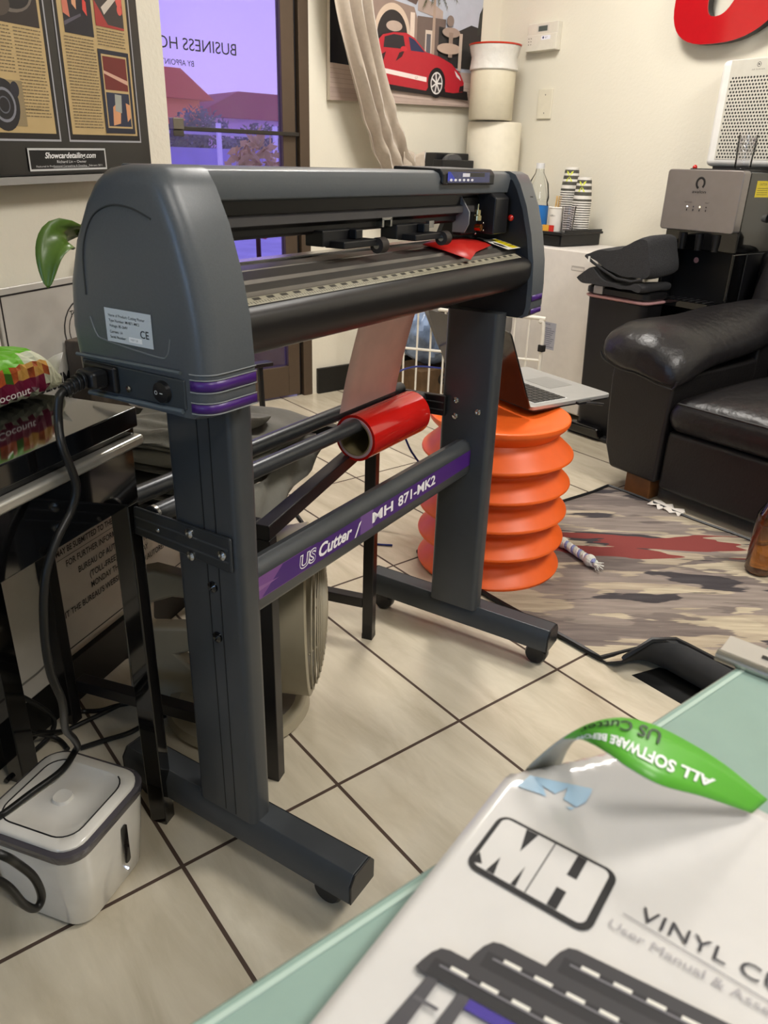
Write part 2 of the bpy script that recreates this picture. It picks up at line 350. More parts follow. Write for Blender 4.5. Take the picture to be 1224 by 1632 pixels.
# ------------------------------------------------------------------ outside
struct(bx('ground_outside', -14, 24, 3.24, 60, -0.12, -0.02, mat('#cdc6d6', .8, noise=.1, scale=2)))
def far_building(x0, x1, y, h, roof, body, label):
    t = thing('building', label, 'building', ((x0 + x1) / 2, y, -.02))
    bx('wall', x0, x1, y, y + 5, -.02, h, body, t)
    MB().prism([(x0 - .3, h), (x1 + .3, h), (x1 - (x1 - x0) * .3, h + .7), (x0 + (x1 - x0) * .3, h + .7)], y - .3, y + 5.3, roof, lambda a, b, c: V((a, c, b))).obj('roof', t, smooth=0)
    for k in range(3):
        xx = x0 + (x1 - x0) * (.2 + .3 * k); bx('window', xx, xx + .6, y - .03, y, h * .45, h * .75, mat('#4a4358', .2), t)
    return t
far_building(8.4, 10.5, 22.0, 2.5, mat('#e0604f', .8), mat('#ff9468', .8), 'orange building with red roof seen at left through the door glass')
far_building(10.9, 14.8, 23.0, 2.15, mat('#b04a64', .8), mat('#e6c2ea', .8), 'mauve building with dark red roof behind the trees through the glass')
t = thing('low_wall', 'long pale lavender low wall across the parking lot outside', 'wall', (8, 14, -.02)); bx('masonry', 2.5, 15, 14, 14.2, -.02, 1.22, mat('#a396cc', .8, noise=.06, scale=3), t)
def foliage(c, rx, ry, rz, n, sz, m, mb):
    for k in range(n):
        t = random.uniform(0, 2 * pi); p = random.uniform(-1, 1); r = random.uniform(.55, 1) ; q = math.sqrt(1 - p * p)
        o = V(c) + V((rx * r * q * cos(t), ry * r * q * sin(t), rz * r * p))
        a = V((random.gauss(0, 1), random.gauss(0, 1), random.gauss(0, 1))).normalized(); b = a.orthogonal().normalized()
        mb.add([o - a * sz, o + b * sz * .5, o + a * sz, o - b * sz * .5], [(0, 1, 2, 3)], m)
for i, (x, y, r, h, lb) in enumerate([(8.3, 17.5, .8, 1.9, 'dark shrubby tree left of the fence posts outside'), (10.2, 18.0, .9, 1.7, 'widest dark tree beyond the fence outside the door'), (12.2, 19, .7, 2.1, 'tallest narrow tree at right beyond the fence outside')]):
    t = thing('tree', lb, 'tree', (x, y, -.02), 'trees beyond the fence'); MB().tube([(x, y, -.02), (x + .05, y, h * .7)], [.12, .06], mat('#3b3040', .9)).obj('trunk', t)
    q = MB(); q.fixn = False; foliage((x, y, h * .68), r, r, h * .42, 1400, .075, mat('#6d6a78', .9, noise=.3, scale=2), q); q.obj('foliage', t, smooth=0)
t = thing('fence', 'pale post and rail fence across the lot outside', 'fence', (8, 12, -.02))
for k in range(9): bx('post', 4.0 + k * 1.0, 4.06 + k * 1.0, 12, 12.06, -.02, 1.55, mat('#efe6f4', .7), t)
for z in (.9, 1.38): bx('rail', 4, 12.1, 12.07, 12.10, z, z + .04, mat('#b7aac4', .7), t)
t = thing('potted_shrub', 'golden red leafy shrub in a pot just outside the door', 'plant', (2.02, 3.65, -.02))
MB().lathe([(.12, 0), (.16, .3), (.165, .32), (.15, .32)], (2.02, 3.65, -.02), mat('#5b3a34', .7)).obj('pot', t)
q = MB(); q.fixn = False
foliage((2.02, 3.65, .98), .16, .15, .20, 190, .04, mat('#d9b07a', .5, noise=.3, scale=4), q); foliage((2.02, 3.65, .86), .15, .14, .18, 130, .04, mat('#e0707a', .5), q); q.obj('foliage', t, smooth=0)
MB().tube([(2.02, 3.65, .25), (2.01, 3.64, .9)], .012, mat('#5a4030', .8)).obj('stem', t)

# ------------------------------------------------------------------ angled wall: framed magazine poster, sign
def PF(x, y, o): return FW(1.064 + x * 0.9998 , 1.0045 - o, 1.0165 + y + x * .022)   # origin bottom-left of the poster
t = thing('framed_article', 'black framed magazine article with a car detailing nameplate on the wall', 'picture', FW(1.2, 1.02, 1.02))
FRW = 0.352
MB().prism([(-.55, 0), (FRW + .004, 0), (FRW - .004, .62), (-.55, .62)], .0, .022, mat('#14110f', .3, coat=.3), PF).obj('frame', t, bevel=.003)
MB().prism([(-.56, -.012), (FRW + .004, -.012), (FRW + .004, -.001), (-.56, -.001)], .0, .026, mat('#8f8c88', .4), PF).obj('lower_edge', t, label='thin grey ledge')
a = Art(lambda x, y, o: PF(x, y, o + .0225)); paper = '#b89f70'; SIL = '#a2a2a8'
def page(x0, x1, y0, y1):
    a.rect(x0 - .010, y0 - .0115, x1 + .010, y1, SIL); a.rect(x0 - .007, y0 - .0085, x1 + .007, y1, '#16120f'); a.rect(x0, y0, x1, y1, paper)
def lines(x0, x1, y0, y1, dy=.0046):
    y = y1
    while y > y0:
        x = x0
        while x < x1 - .003:
            wd = random.uniform(.003, .012); a.line((x, y), (min(x + wd, x1), y), .0014, '#6f6048'); x += wd + .0016; a.k -= 1
        y -= dy
page(-.20, .094, .062, .6); page(.134, .316, .062, .6)
a.rect(-.06, .2105, .088, .6, '#2c2320'); a.disc(.03, .255, .05, .03, '#6b625a'); a.disc(.035, .25, .038, .02, '#181414'); a.disc(.0, .235, .03, .018, '#4a4038')
lines(-.06, .023, .142, .206); lines(.029, .088, .085, .206); a.text('Equipment and Gear', .031, .095, .003, '#3a3024')
a.rect(-.06, .0715, .031, .1345, '#8d7c5c'); a.disc(-.012, .10, .032, .036, '#1b1a1e'); a.ring(-.012, .10, .02, .024, '#7b7c86'); a.ring(-.012, .10, .010, .012, '#5b5c66'); a.disc(.014, .122, .009, .011, '#24222c')
lines(-.2, -.07, .07, .5)
a.rect(.146, .2125, .219, .6, '#1c1a22'); a.poly([(.146, .24), (.162, .235), (.158, .275), (.146, .285)], '#c4705a'); a.poly([(.170, .255), (.180, .248), (.184, .30), (.174, .31)], '#d39a76'); a.poly([(.196, .25), (.206, .242), (.206, .262), (.198, .268)], '#d2443a'); a.poly([(.146, .222), (.19, .24), (.19, .244), (.146, .228)], '#55505c')
a.rect(.227, .2315, .305, .6, '#a03430'); a.poly([(.227, .27), (.262, .30), (.305, .255), (.305, .235), (.26, .236)], '#3a3230'); a.poly([(.245, .26), (.283, .285), (.29, .278), (.252, .25)], '#c8bcb0'); a.disc(.296, .275, .008, .01, '#d25a50'); a.disc(.296, .262, .007, .008, '#d25a50')
lines(.142, .218, .073, .207); lines(.227, .304, .201, .227)
a.rect(.2235, .0655, .3095, .197, '#1f2230'); a.rect(.231, .074, .3025, .190, paper)
a.rect(.234, .135, .2995, .187, '#6b2420'); a.poly([(.234, .165), (.2995, .152), (.2995, .145), (.234, .16)], '#c9a08c')
a.rect(.234, .077, .2995, .131, '#232a40'); a.poly([(.247, .078), (.268, .082), (.272, .105), (.262, .115), (.25, .108)], '#cf946a'); a.poly([(.289, .085), (.2995, .092), (.2995, .113), (.288, .116)], '#cf946a'); a.poly([(.256, .102), (.274, .099), (.277, .128), (.258, .129)], '#9d9f96')
a.rect(.0205, .0065, .2135, .0405, '#c2c2c2'); a.rect(.0235, .0095, .2105, .0375, '#0c0c0c')
a.text('Showcardetailing.com', .122, .0255, .0085, '#e6e6e6', width=.128, align='c', bold=.02, shear=.3)
a.text('Richard Lin ~ Owner', .122, .0180, .0042, '#d8d8d8', width=.074, align='c')
a.text('Featured in Professional Carwashing & Detailing   February 2011', .118, .0120, .0030, '#c8c8c8', width=.165, align='c'); a.line((.075, .0112), (.165, .0112), .0005, '#c8c8c8')
a.obj('print', t, label='cream magazine pages and silver nameplate')

t = thing('notice_sign', 'large white bureau notice sign with black capitals against the left wall', 'sign', FW(1.1, 1.0, .1))
SG = lambda x, y, o: FW(x, 1.012 - o, y)
SIGNM = mat('#b9b4ac', 0.3, coat=.2)
MB().prism([(.988, .135), (1.45, .135), (1.45, .85), (.988, .85)], .004, .012, SIGNM, SG).obj('panel', t, bevel=.002)
a = Art(lambda x, y, o: SG(x, y, o + .0122))
for p, q in (((.996, .144), (1.442, .144)), ((1.442, .144), (1.442, .838)), ((1.442, .838), (.996, .838)), ((.996, .838), (.996, .144))): a.line(p, q, .003, '#1a1818')
a.ring(1.185, .755, .052, .055, '#2a2a2a'); a.ring(1.185, .755, .040, .042, '#2a2a2a'); a.text('THE SEAL', 1.15, .78, .012, '#2a2a2a')
a.text('ESTABLISHMENT', .995, .663, .025, INK, width=.180, bold=.02); a.text('DEPARTMENT OF CONSUMER', 1.0, .634, .021, INK, width=.27, bold=.01)
a.text('QUESTIONS CONCERNING THE REPAIR', 1.02, .378, .012, INK, width=.25, bold=.01)
a.text('MAY BE SUBMITTED TO THE BUREAU', 1.021, .349, .0125, INK, width=.222, bold=.02)
a.line((1.021, .3405), (1.40, .3405), .0012, '#1a1818')
a.text('FOR FURTHER INFORMATION', 1.044, .319, .0135, INK, width=.196, bold=.01)
a.text('BUREAU OF AUTOMOTIVE REPAIR', 1.074, .291, .0135, INK, width=.236, bold=.01)
a.text('(TOLL-FREE) (800) 952-5210', 1.103, .265, .0135, INK, width=.195, bold=.01)
a.text('MONDAY THROUGH FRIDAY', 1.103, .241, .0135, INK, width=.194, bold=.01)
a.text("VISIT THE BUREAU'S WEBSITE AT: WWW.AUTOREPAIR", .998, .215, .0135, INK, width=.385, bold=.01)
a.obj('lettering', t)
t = thing('moulded_board', 'white moulded panel with rounded groove standing left of the notice sign', 'panel', FW(.8, 1.0, .1))
bx('board', .3, .982, .998, 1.012, .105, .845, mat('#cdc7bd', .35), t, fr=FW, bevel=.004)
a = Art(lambda x, y, o: FW(x, .9975 - o, y)); pr = rrect(.32, .15, .975, .80, .05)
for i in range(len(pr)): a.line(pr[i], pr[(i + 1) % len(pr)], .005, '#7f7a72')
a.obj('groove', t)

# ------------------------------------------------------------------ glossy black desk at left, with snack bag
t = thing('black_desk', 'glossy black desk with chrome trim line at the left edge', 'desk', FW(.5, .8, 0))
bx('desktop', -.5, .845, .645, .985, .712, .74, BLKG, t, fr=FW, bevel=.002)
bx('drawer_box', -.49, .838, .652, .98, .603, .694, BLKG, t, fr=FW, bevel=.002)
bx('upper_band', -.49, .84, .650, .982, .694, .713, BLKG, t, fr=FW)
MB().box(-.5, .842, .634, .652, .689, .704, mat('#d2cfc6', .28, metal=.75), FW).obj('chrome_trim', t, bevel=.005, seg=3, label='bright chrome strip')
bx('leg', .812, .838, .652, .684, 0, .603, BLKG, t, fr=FW, bevel=.002); bx('leg', .800, .84, .945, .98, 0, .603, BLKG, t, fr=FW, bevel=.002)
bx('leg', -.48, -.44, .655, .69, 0, .603, BLKG, t, fr=FW, bevel=.002); bx('leg', -.48, -.44, .945, .98, 0, .603, BLKG, t, fr=FW, bevel=.002)
t = thing('snack_bag', 'green and white dried fruit snack bag lying on the black desk', 'bag', FW(.75, .82, .74))
gr = mat('#6cb92d', .3); wt = mat('#cfd3b4', .35); mg = mat('#7c1c3e', .35)
q = MB(); q.fixn = False
cream = mat('#d9dcc0', .35); fr1 = mat('#b3552a', .35, noise=.5, scale=70); fr2 = mat('#dba552', .35, noise=.3, scale=60); dg = mat('#3f6b22', .4)
US_ = [.60 + .27 * i / 28 for i in range(29)]
def bagpt(i, a2):
    f = i / 28; tp = 1 if f < .8 else 1 - ((f - .8) / .2) ** 1.6 * .75
    y = .818 + .048 * math.copysign(abs(cos(a2)) ** .55, cos(a2)) * (.55 + .45 * tp); z = .745 + (.062 * tp + .003) * (1 + math.copysign(abs(sin(a2)) ** .6, sin(a2))) / 2
    return FW(US_[i], y + .002 * sin(i * 1.9 + a2 * 3), z + .0015 * sin(i * 2.7 + a2 * 5))
NA = 28
for i in range(28):
    for k in range(NA):
        a0, a1 = 2 * pi * k / NA, 2 * pi * (k + 1) / NA; am = (a0 + a1) / 2; zz = (bagpt(i, am).z - .745)
        front = cos(am) < -.35
        if not front: m_ = gr if (i < 25 and sin(am) > 0) else cream
        elif zz < .010: m_ = cream
        elif zz < .030: m_ = mg if i < 23 + (k % 2) else cream
        elif i > 24: m_ = cream
        elif 17 < i < 24 and zz < .052: m_ = fr2 if (i + k) % 3 else fr1
        elif i <= 17 and zz < .050: m_ = fr1 if (i % 4) else dg
        else: m_ = cream if i > 19 else gr
        q.add([bagpt(i, a0), bagpt(i + 1, a0), bagpt(i + 1, a1), bagpt(i, a1)], [(0, 1, 2, 3)], m_)
q.obj('pouch', t, smooth=0)
MB().add([FW(.862, .785, .768), FW(.884, .79, .792), FW(.878, .80, .788), FW(.862, .82, .772)], [(0, 1, 2, 3)], WHITE).obj('torn_flap', t, solid=.001)
a = Art(lambda x, y, o: FW(x, .7665 - o, y))
a.text('Cranberry & Coconut', .788, .759, .0095, '#f1e6e6', width=.17, align='r', bold=.01); a.obj('lettering', t)

# ------------------------------------------------------------------ black frame table behind cutter, brown box, plant, bag
t = thing('frame_table', 'open black square tube table frame standing against the left wall', 'table', FW(1.25, .77, 0))
fb = mat('#1b191a', .3)
LG = [(.985, .53), (1.485, .53), (.978, .984), (1.485, .984)]
for k, (a_, b_) in enumerate(LG): bx('leg', a_ - .013, a_ + .013, b_ - .013, b_ + .013, 0.012 if k == 1 else 0, .5, fb, t, fr=FW, bevel=.002)
MB().box(1.472, 1.498, .517, .543, 0, .014, BLK, FW).obj('foot_cap', t)
for (x0, x1, y0, y1) in ((.972, 1.498, .517, .543), (.972, 1.498, .957, .983)): bx('top_rail', x0, x1, y0, y1, .5, .526, fb, t, fr=FW, bevel=.002)
for x0 in (.972, 1.472): bx('top_rail', x0, x0 + .026, .543, .957, .5, .526, fb, t, fr=FW, bevel=.002); bx('stretcher', x0, x0 + .026, .543, .957, .085, .111, fb, t, fr=FW, bevel=.002)
bx('shelf', .98, 1.49, .70, .998, .526, .534, fb, t, fr=FW)
BB = (1.122, 1.47, .952, .996)
t = thing('brown_box', 'dark brown wood-grained box with a split gold seam', 'box', FW(1.2, .9, .534))
bx('carton', BB[0], BB[1], BB[2], BB[3], .5345, .745, mat('#4c4136', .7, noise=.35, scale=14, bump=.3, bscale=50), t, fr=FW, bevel=.003)
q = MB(); pts = [(1.262, .745), (1.255, .70), (1.268, .66), (1.252, .62), (1.262, .57), (1.25, .5345)]
q.loft([[FW(x + .012 + .004 * sin(z * 90), .9515, z), FW(x + .004, .944, z), FW(x - .012, .9515, z)] for x, z in pts], mat('#8d7448', .5, noise=.5, scale=40), cap=False, closed=False); q.obj('seam', t, label='split pale gold seam')
t = thing('potted_plant', 'potted plant with broad drooping green leaves behind the cutter', 'plant', FW(1.2, .80, .534))
MB().lathe([(.04, 0), (.055, .09), (.058, .095), (.05, .095), (.048, .07)], FW(1.2, .86, .534), mat('#6a665f', .5)).obj('pot', t)
MB().tube(spline([FW(1.2, .86, .60), FW(1.17, .87, .85), FW(1.08, .86, .955), FW(1.02, .85, .94)]), .0035, mat('#4c5a2a', .5)).obj('stem', t)
def leaf(path, wmax, m_, name='leaf'):
    P = spline(path, 6); n = len(P); g = []
    for i, p in enumerate(P):
        d = (P[min(i + 1, n - 1)] - P[max(i - 1, 0)]).normalized(); s = d.cross(V((0.55, .75, .35))).normalized(); k = i / (n - 1); wd = wmax * (sin(pi * k ** .8)) ** .8 + .0008
        up = s.cross(d).normalized()
        g.append([p + s * wd * x + up * (-abs(x) * wd * .35) for x in (-1, -.5, 0, .5, 1)])
    MB().sheet(g, m_).obj(name, t, smooth=60, solid=.0008)
lf = mat('#4f6a28', .32, noise=.15, scale=25)
leaf([FW(1.04, .85, .945), FW(.985, .845, .945), FW(.945, .84, .918), FW(.927, .838, .872)], .024, lf)
leaf([FW(1.16, .87, .88), FW(1.06, .83, .845), FW(1.0, .82, .815), FW(.955, .81, .79)], .006, mat('#4a4128', .6), 'dry_leaf')
leaf([FW(1.19, .9, .88), FW(1.24, .92, .93), FW(1.30, .93, .93), FW(1.35, .93, .88)], .02, lf)

t = thing('storage_cover', 'folded grey fabric cover heaped on the black frame table', 'cover', FW(1.1, .6, .526))
gc = mat('#77756d', .75, noise=.12, scale=12, bump=.4, bscale=25)
def fold(u0, u1, v0, v1, z0, z1, seed, name='fold'):
    random.seed(seed); ph = [random.uniform(0, 6) for _ in range(8)]; q = MB(); rings = []; N = 40
    for j in range(21):
        f = j / 20; uu = u0 + (u1 - u0) * f; r = []; e = min(1, 6 * f + .25, 6 * (1 - f) + .25)
        for k in range(N):
            a2 = 2 * pi * k / N; cv_, sv_ = cos(a2), sin(a2); sgn = lambda x, p_: math.copysign(abs(x) ** p_, x)
            y = (v0 + v1) / 2 + (v1 - v0) / 2 * sgn(cv_, .45) * (1 + .03 * sin(7 * f * 3 + ph[0]))
            wr = .005 * sin(9 * f * pi + ph[1] + 3 * y) + .004 * sin(y * 60 + ph[2] + 5 * f) + .003 * sin(25 * f + y * 31 + ph[3])
            z = (z0 + z1) / 2 + ((z1 - z0) / 2 * e) * sgn(sv_, .7) + wr * (1 if sv_ > -.3 else .2)
            r.append(FW(uu + .008 * sin(3 * a2 + ph[4]) + .01 * sin(sv_ * 4 + ph[5]), y + .006 * sin(11 * f + ph[6]), max(z, .5275)))
        rings.append(r)
    return q.loft(rings, gc).obj(name, t, smooth=60, sub=1)
fold(.975, 1.36, .60, .93, .527, .562, 1); fold(.985, 1.38, .60, .90, .560, .592, 2); fold(.97, 1.26, .66, .86, .59, .618, 3); fold(.98, 1.16, .69, .84, .612, .642, 4)
MB().sheet([[FW(.99 + .35 * i / 16, .590 + .005 * sin(i * 1.1 + j) - .003 * j, .553 - .002 * i / 16 - .10 * (j / 5) * (1 - .85 * i / 16) + .003 * sin(i * .9)) for i in range(17)] for j in range(6)], gc).obj('hanging_edge', t, smooth=70, solid=.003)

t = thing('floor_fan', 'beige round floor fan with concentric grille under the table frame', 'fan', FW(1.15, .68, 0))
bg_ = mat('#9a917c', .42); bgd = mat('#3c382f', .6)
fa = R(-35); ax = V((cos(fa), sin(fa), .03)).normalized(); fc = V((0.612, 1.198, .228)); sd = V((-sin(fa), cos(fa), 0)); up = V((0, 0, 1))
prof = [(.120, -.05), (.150, -.035), (.160, .02), (.172, .108), (.174, .118), (.168, .122), (.160, .12), (.150, .02), (.12, -.04)]
MB().lathe(prof, fc, bg_, 56, ax, False).obj('drum', t, smooth=50)
q = MB()
for k in range(13):
    r = .160 - k * .0112; h = .120 + .034 * math.sqrt(max(0, 1 - (r / .165) ** 2))
    ring = [fc + ax * h + (sd * cos(a2) + up * sin(a2)) * r for a2 in [2 * pi * i / 48 for i in range(49)]]
    q.tube(ring, .0019, mat('#a39a86', .4), 6, False)
for k in range(6):
    a2 = 2 * pi * k / 6
    q.tube([fc + ax * (.120 + .034 * math.sqrt(max(0, 1 - (r / .165) ** 2)) - .002) + (sd * cos(a2) + up * sin(a2)) * r for r in (.02, .06, .1, .14, .163)], .0018, bg_, 6)
q.lathe([(.001, .156), (.022, .155), (.026, .149), (.022, .14)], fc, mat('#a39a86', .4), 24, ax); q.obj('grille', t)
MB().lathe([(.001, -.02), (.15, -.02), (.15, -.01), (.001, -.01)], fc, bgd, 40, ax).obj('rear_screen', t, label='dark rear screen')
q = MB()
for k in range(4):
    a2 = pi / 4 + k * pi / 2; b0 = fc + ax * .05
    g = [b0 + (sd * cos(a2 + d) + up * sin(a2 + d)) * r + ax * o for d, r, o in ((-.1, .02, 0), (.1, .02, .0), (.55, .15, .01), (.15, .15, -.02))]
    q.add(g, [(0, 1, 2, 3)], bgd)
q.obj('blade', t)
q = MB()
q.lathe([(.085, 0), (.135, 0), (.148, .010), (.142, .028), (.12, .034), (.09, .02)], V((0.575, 1.20, 0)), bg_, 48, (0, 0, 1), False); q.obj('base', t)
for s_ in (-1, 1): MB().tube(spline([V((0.575, 1.20, .02)) + sd * s_ * .13, fc + sd * s_ * .178 + V((0, 0, -.14)), fc + sd * s_ * .172]), .013, bg_, 10).obj('yoke', t)
q = MB()
AR = frame((0.47, 1.31, 0), (.80, -.60, 0), (.60, .80, 0))   # rear carrying stand, faces the room
outer = [(-.075, .01), (-.07, .28), (-.045, .312), (.0, .322), (.07, .302), (.12, .28), (.12, .25), (.03, .26), (-.015, .245), (-.02, .19), (.11, .19), (.11, .145), (.03, .125), (.11, .03), (.11, .005)]
q.prism(outer, -.02, .02, bg_, lambda a1, b1, c1: AR(a1, c1, b1)); q.obj('stand', t, bevel=.008, seg=3)

t = thing('floor_stand', 'slim black floor stand with folding legs behind the grey cover', 'stand', (1.09, 1.965, 0))
MB().tube([(1.09, 1.965, .015), (1.08, 1.975, .505)], .009, BLK, 8).obj('post', t)
bx('bracket', 1.045, 1.115, 1.955, 1.99, .50, .512, BLK, t, bevel=.002)
for dx, dy in ((-.1, -.02), (.07, .09), (.06, -.11)): MB().tube([(1.087, 1.967, .16), (1.09 + dx, 1.965 + dy, .008)], .007, BLK, 8).obj('leg', t)

# cables on the floor
def cable(name, pts, r, m_, label, group='black cables on the floor', cat='cable'):
    o = MB().tube(spline(pts, 8), r, m_, 8).obj(name); tag(o, label, cat, group); return o
CB = mat('#121212', .4)
cable('cable', [(0.146, 1.265, 0.208), (0.184, 1.29, 0.151), (0.225, 1.317, 0.083), (0.241, 1.327, 0.041), (0.227, 1.318, 0.017), (0.185, 1.296, 0.008), (0.129, 1.25, 0.008)], .0048, CB, 'thick black cable arching in from the left edge above the fountain')
cable('cable', [(0.137, 1.259, 0.134), (0.161, 1.275, 0.098), (0.187, 1.292, 0.062), (0.221, 1.314, 0.023), (0.24, 1.304, 0.008), (0.245, 1.27, 0.008)], .0048, CB, 'thin black cable running from the left edge to the fountain rear')
cable('cable', [(0.26, 1.34, 0.036), (0.302, 1.366, 0.008), (0.334, 1.347, 0.008), (0.371, 1.341, 0.008), (0.418, 1.322, 0.008), (0.457, 1.284, 0.008)], .0048, CB, 'black cable crossing the floor tiles towards the desk leg')
cable('cable', [(0.265, 1.259, 0.008), (0.308, 1.254, 0.008), (0.356, 1.247, 0.008), (0.404, 1.254, 0.008), (0.467, 1.254, 0.008)], .0048, CB, 'black cable sweeping from behind the fountain towards the fan')
cable('cable', [(0.15, 1.268, 0.043), (0.167, 1.279, 0.048), (0.176, 1.285, 0.057), (0.204, 1.303, 0.045), (0.253, 1.328, 0.008), (0.297, 1.331, 0.008), (0.337, 1.336, 0.008), (0.386, 1.343, 0.008), (0.408, 1.345, 0.008)], .0048, CB, 'long black cable curving from the heap to the desk leg')
cable('cable', [(0.54, 1.423, 0.008), (0.521, 1.364, 0.008), (0.518, 1.325, 0.008), (0.521, 1.301, 0.008)], .0048, CB, 'short black cable curling beside the fan stand')
cable('cable', [FW(.52, .86, .02), FW(.56, .82, .03), FW(.58, .87, .04), FW(.54, .9, .05), (FW(.53, .85, .06)), FW(.58, .83, .07), FW(.6, .88, .075)], .005, mat('#bcb8ae', .5), 'coiled white cable at the left edge behind the fountain', 'white cable')

# pet fountain
t = thing('pet_fountain', 'white square pet water fountain with clear rim on the floor', 'fountain', FW(.70, .78, 0))
def sq(cu, cv, h, r, z, n=6): return [FW(x, y, z) for x, y in rrect(cu - h, cv - h, cu + h, cv + h, r, n)]
fcx, fcy = .672, .722
wp = mat('#dedad2', .18, coat=.4)
q = MB(); q.loft([sq(fcx, fcy, .072, .03, .002), sq(fcx, fcy, .078, .034, .012), sq(fcx, fcy, .086, .036, .10), sq(fcx, fcy, .089, .036, .148)], wp).obj('body', t, smooth=50)
q = MB(); q.loft([sq(fcx, fcy, .0895, .036, .1485), sq(fcx, fcy, .0915, .037, .152), sq(fcx, fcy, .0915, .037, .164), sq(fcx, fcy, .0885, .036, .166)], mat('#5a565c', .15, trans=.3, coat=.5)).obj('clear_rim', t, smooth=50, label='smoky transparent rim')
q = MB(); q.loft([sq(fcx, fcy, .084, .034, .162), sq(fcx, fcy, .084, .034, .169), sq(fcx, fcy, .081, .033, .172), sq(fcx, fcy, .066, .03, .172), sq(fcx, fcy, .063, .028, .168), sq(fcx, fcy, .03, .02, .166), sq(fcx, fcy, .015, .012, .168), sq(fcx, fcy, .013, .01, .173), sq(fcx, fcy, .008, .007, .172)], wp).obj('lid', t, smooth=50)
gl = [FW(x, y, .1722) for x, y in rrect(fcx - .067, fcy - .067, fcx + .067, fcy + .067, .03, 6)]
MB().tube(gl[:26] , .0012, INK, 6).obj('seam', t, label='thin dark seam')
MB().prism(rrect(fcx - .010, .052, fcx + .002, .128, .005), 0, .002, BLKG, lambda a1, b1, c1: FW(a1 + .022, fcy - .0875 - c1 + (.10 - b1) * .02 + (.0 if 1 else 0), b1)).obj('level_window', t, label='dark slot window')
MB().sphere(FW(fcx + .024, fcy - .0795, .028), .0016, mat('#bcd0ff', .3, emit=8.0)).obj('indicator', t, label='glowing bluish white dot')

# ------------------------------------------------------------------ THE CUTTER
T = thing('vinyl_cutter', 'large grey vinyl cutting plotter on its wheeled stand', 'vinyl cutter', FM(1.07, .69, 0))
FM0 = FM
def FM(a_, b_, c_): return FM0(a_, b_ - .032 * (a_ - .68), c_)   # the head sits very slightly askew on its stand
capP = [(.828, .800), (.834, .86), (.826, .915), (.806, .965), (.778, 1.008), (.760, 1.028), (.742, 1.039), (.715, 1.043), (.672, 1.0435), (.659, 1.038), (.648, 1.022), (.631, .985), (.616, .935), (.606, .885), (.603, .84), (.603, .800), (.607, .784), (.618, .777), (.812, .777), (.822, .783)]
def inset(P, d): return [(.717 + (n - .717) * (1 - d / .115), z if z < .85 else .85 + (z - .85) * (1 - d / .19)) for n, z in P]
def cap(side, m0, m1):   # m0 outer
    sg = 1 if m1 > m0 else -1; q = MB()
    rings = [[FM(m0 + sg * o, n, z) for n, z in inset(capP, d)] for o, d in ((0, .022), (.0012, .015), (.004, .0085), (.009, .004), (.016, .001), (.024, 0))] + [[FM(m1, n, z) for n, z in capP]]
    return q.loft(rings, GREY).obj('end_cap', T, smooth=50, label='grey end housing at the %s' % side)
cL = cap('near left end', .600, .677); cR = cap('far right end', 1.535, 1.462)
MB().prism(inset(capP, .010), 1.4605, 1.4625, BLK, lambda a1, b1, c1: FM(c1, a1, b1)).obj('inner_panel', cR, label='matt black inner side')
# groove outline on left face
def LFn(n, z, o=0): return FM(.5995 - o, n, z)
gp = [(.668, .99), (.70, 1.0), (.735, 1.0), (.765, .985), (.785, .95), (.79, .90)]
MB().tube([FM(.5995 + .002, n, z) for n, z in spline([V((n, z, 0)) for n, z in gp], 6) for n, z in [(n, z)]] if False else [FM(.5998, p.x, p.y) for p in spline([V((n, z, 0)) for n, z in gp], 6)], .0011, mat('#2e3133', .5), 6).obj('groove', cL)
MB().tube([FM(.5998, p.x, p.y) for p in spline([V((n, z, 0)) for n, z in [(.788, .875), (.78, .856), (.765, .85), (.68, .842), (.662, .846), (.655, .865)]], 6)], .0009, mat('#6b7073', .4), 6).obj('groove', cL)
a = Art(lambda x, y, o: FM(.5992 - o, .760 - x, y)); a.rect(0, .850, .078, .889, mat('#c9cfd3', .4))
for s_, y in (('Name of Product: Cutting Plotter', .8795), ('Type Number: MH871-MK2', .8735), ('Voltage: 85-264V', .8675), ('Current: 1A', .8605), ('Serial Number:', .8545)): a.text(s_, .006, y, .0031, '#20242a', bold=.01)
a.text('CE', .058, .8605, .0085, '#20242a', bold=.01); a.rect(.038, .8532, .060, .8592, mat('#f4f4f4', .4)); a.text('M87128', .041, .8548, .0026, '#9a9a9a'); a.obj('rating_label', cL, label='silver rating label with small print')
# stripes
for z0, z1 in ((.811, .8225), (.786, .796)):
    g = []
    for z in (z0, z1): g.append([FM(m_, n, z) for m_, n in [(.5985, .628), (.5995, .619), (.6035, .611), (.6085, .606), (.616, .6025), (.626, .6015), (.6775, .6015)]])
    MB().sheet(g, PURP).obj('stripe', cL, smooth=60, solid=.0003, label='purple stripe')
    g = [[FM(m_, n, z) for m_, n in [(1.4625, .6015), (1.500, .6015), (1.512, .6018), (1.523, .606)]] for z in (z0, z1)]
    MB().sheet(g, PURP).obj('stripe', cR, smooth=60, solid=.0003, label='purple stripe')
for z in (.8238, .8095, .7975, .7845, .830): MB().tube([FM(m_, n, z) for m_, n in [(.5985, .628), (.5995, .619), (.6035, .611), (.6085, .606), (.616, .6025), (.626, .6015), (.6775, .6015)]], .0007, mat('#8b8e90', .35), 6).obj('ridge', cL)
MB().tube([FM(.598, .82, .826), FM(.597, .64, .830)], .0022, mat('#5b6366', .35), 8).obj('ridge', cL)
MB().tube([FM(.598, .805, .7795), FM(.597, .64, .785)], .003, mat('#566067', .35), 8).obj('ridge', cL)
bx('socket_panel', .5975, .602, .636, .812, .786, .822, mat('#33393d', .4), cL, fr=FM, bevel=.003)
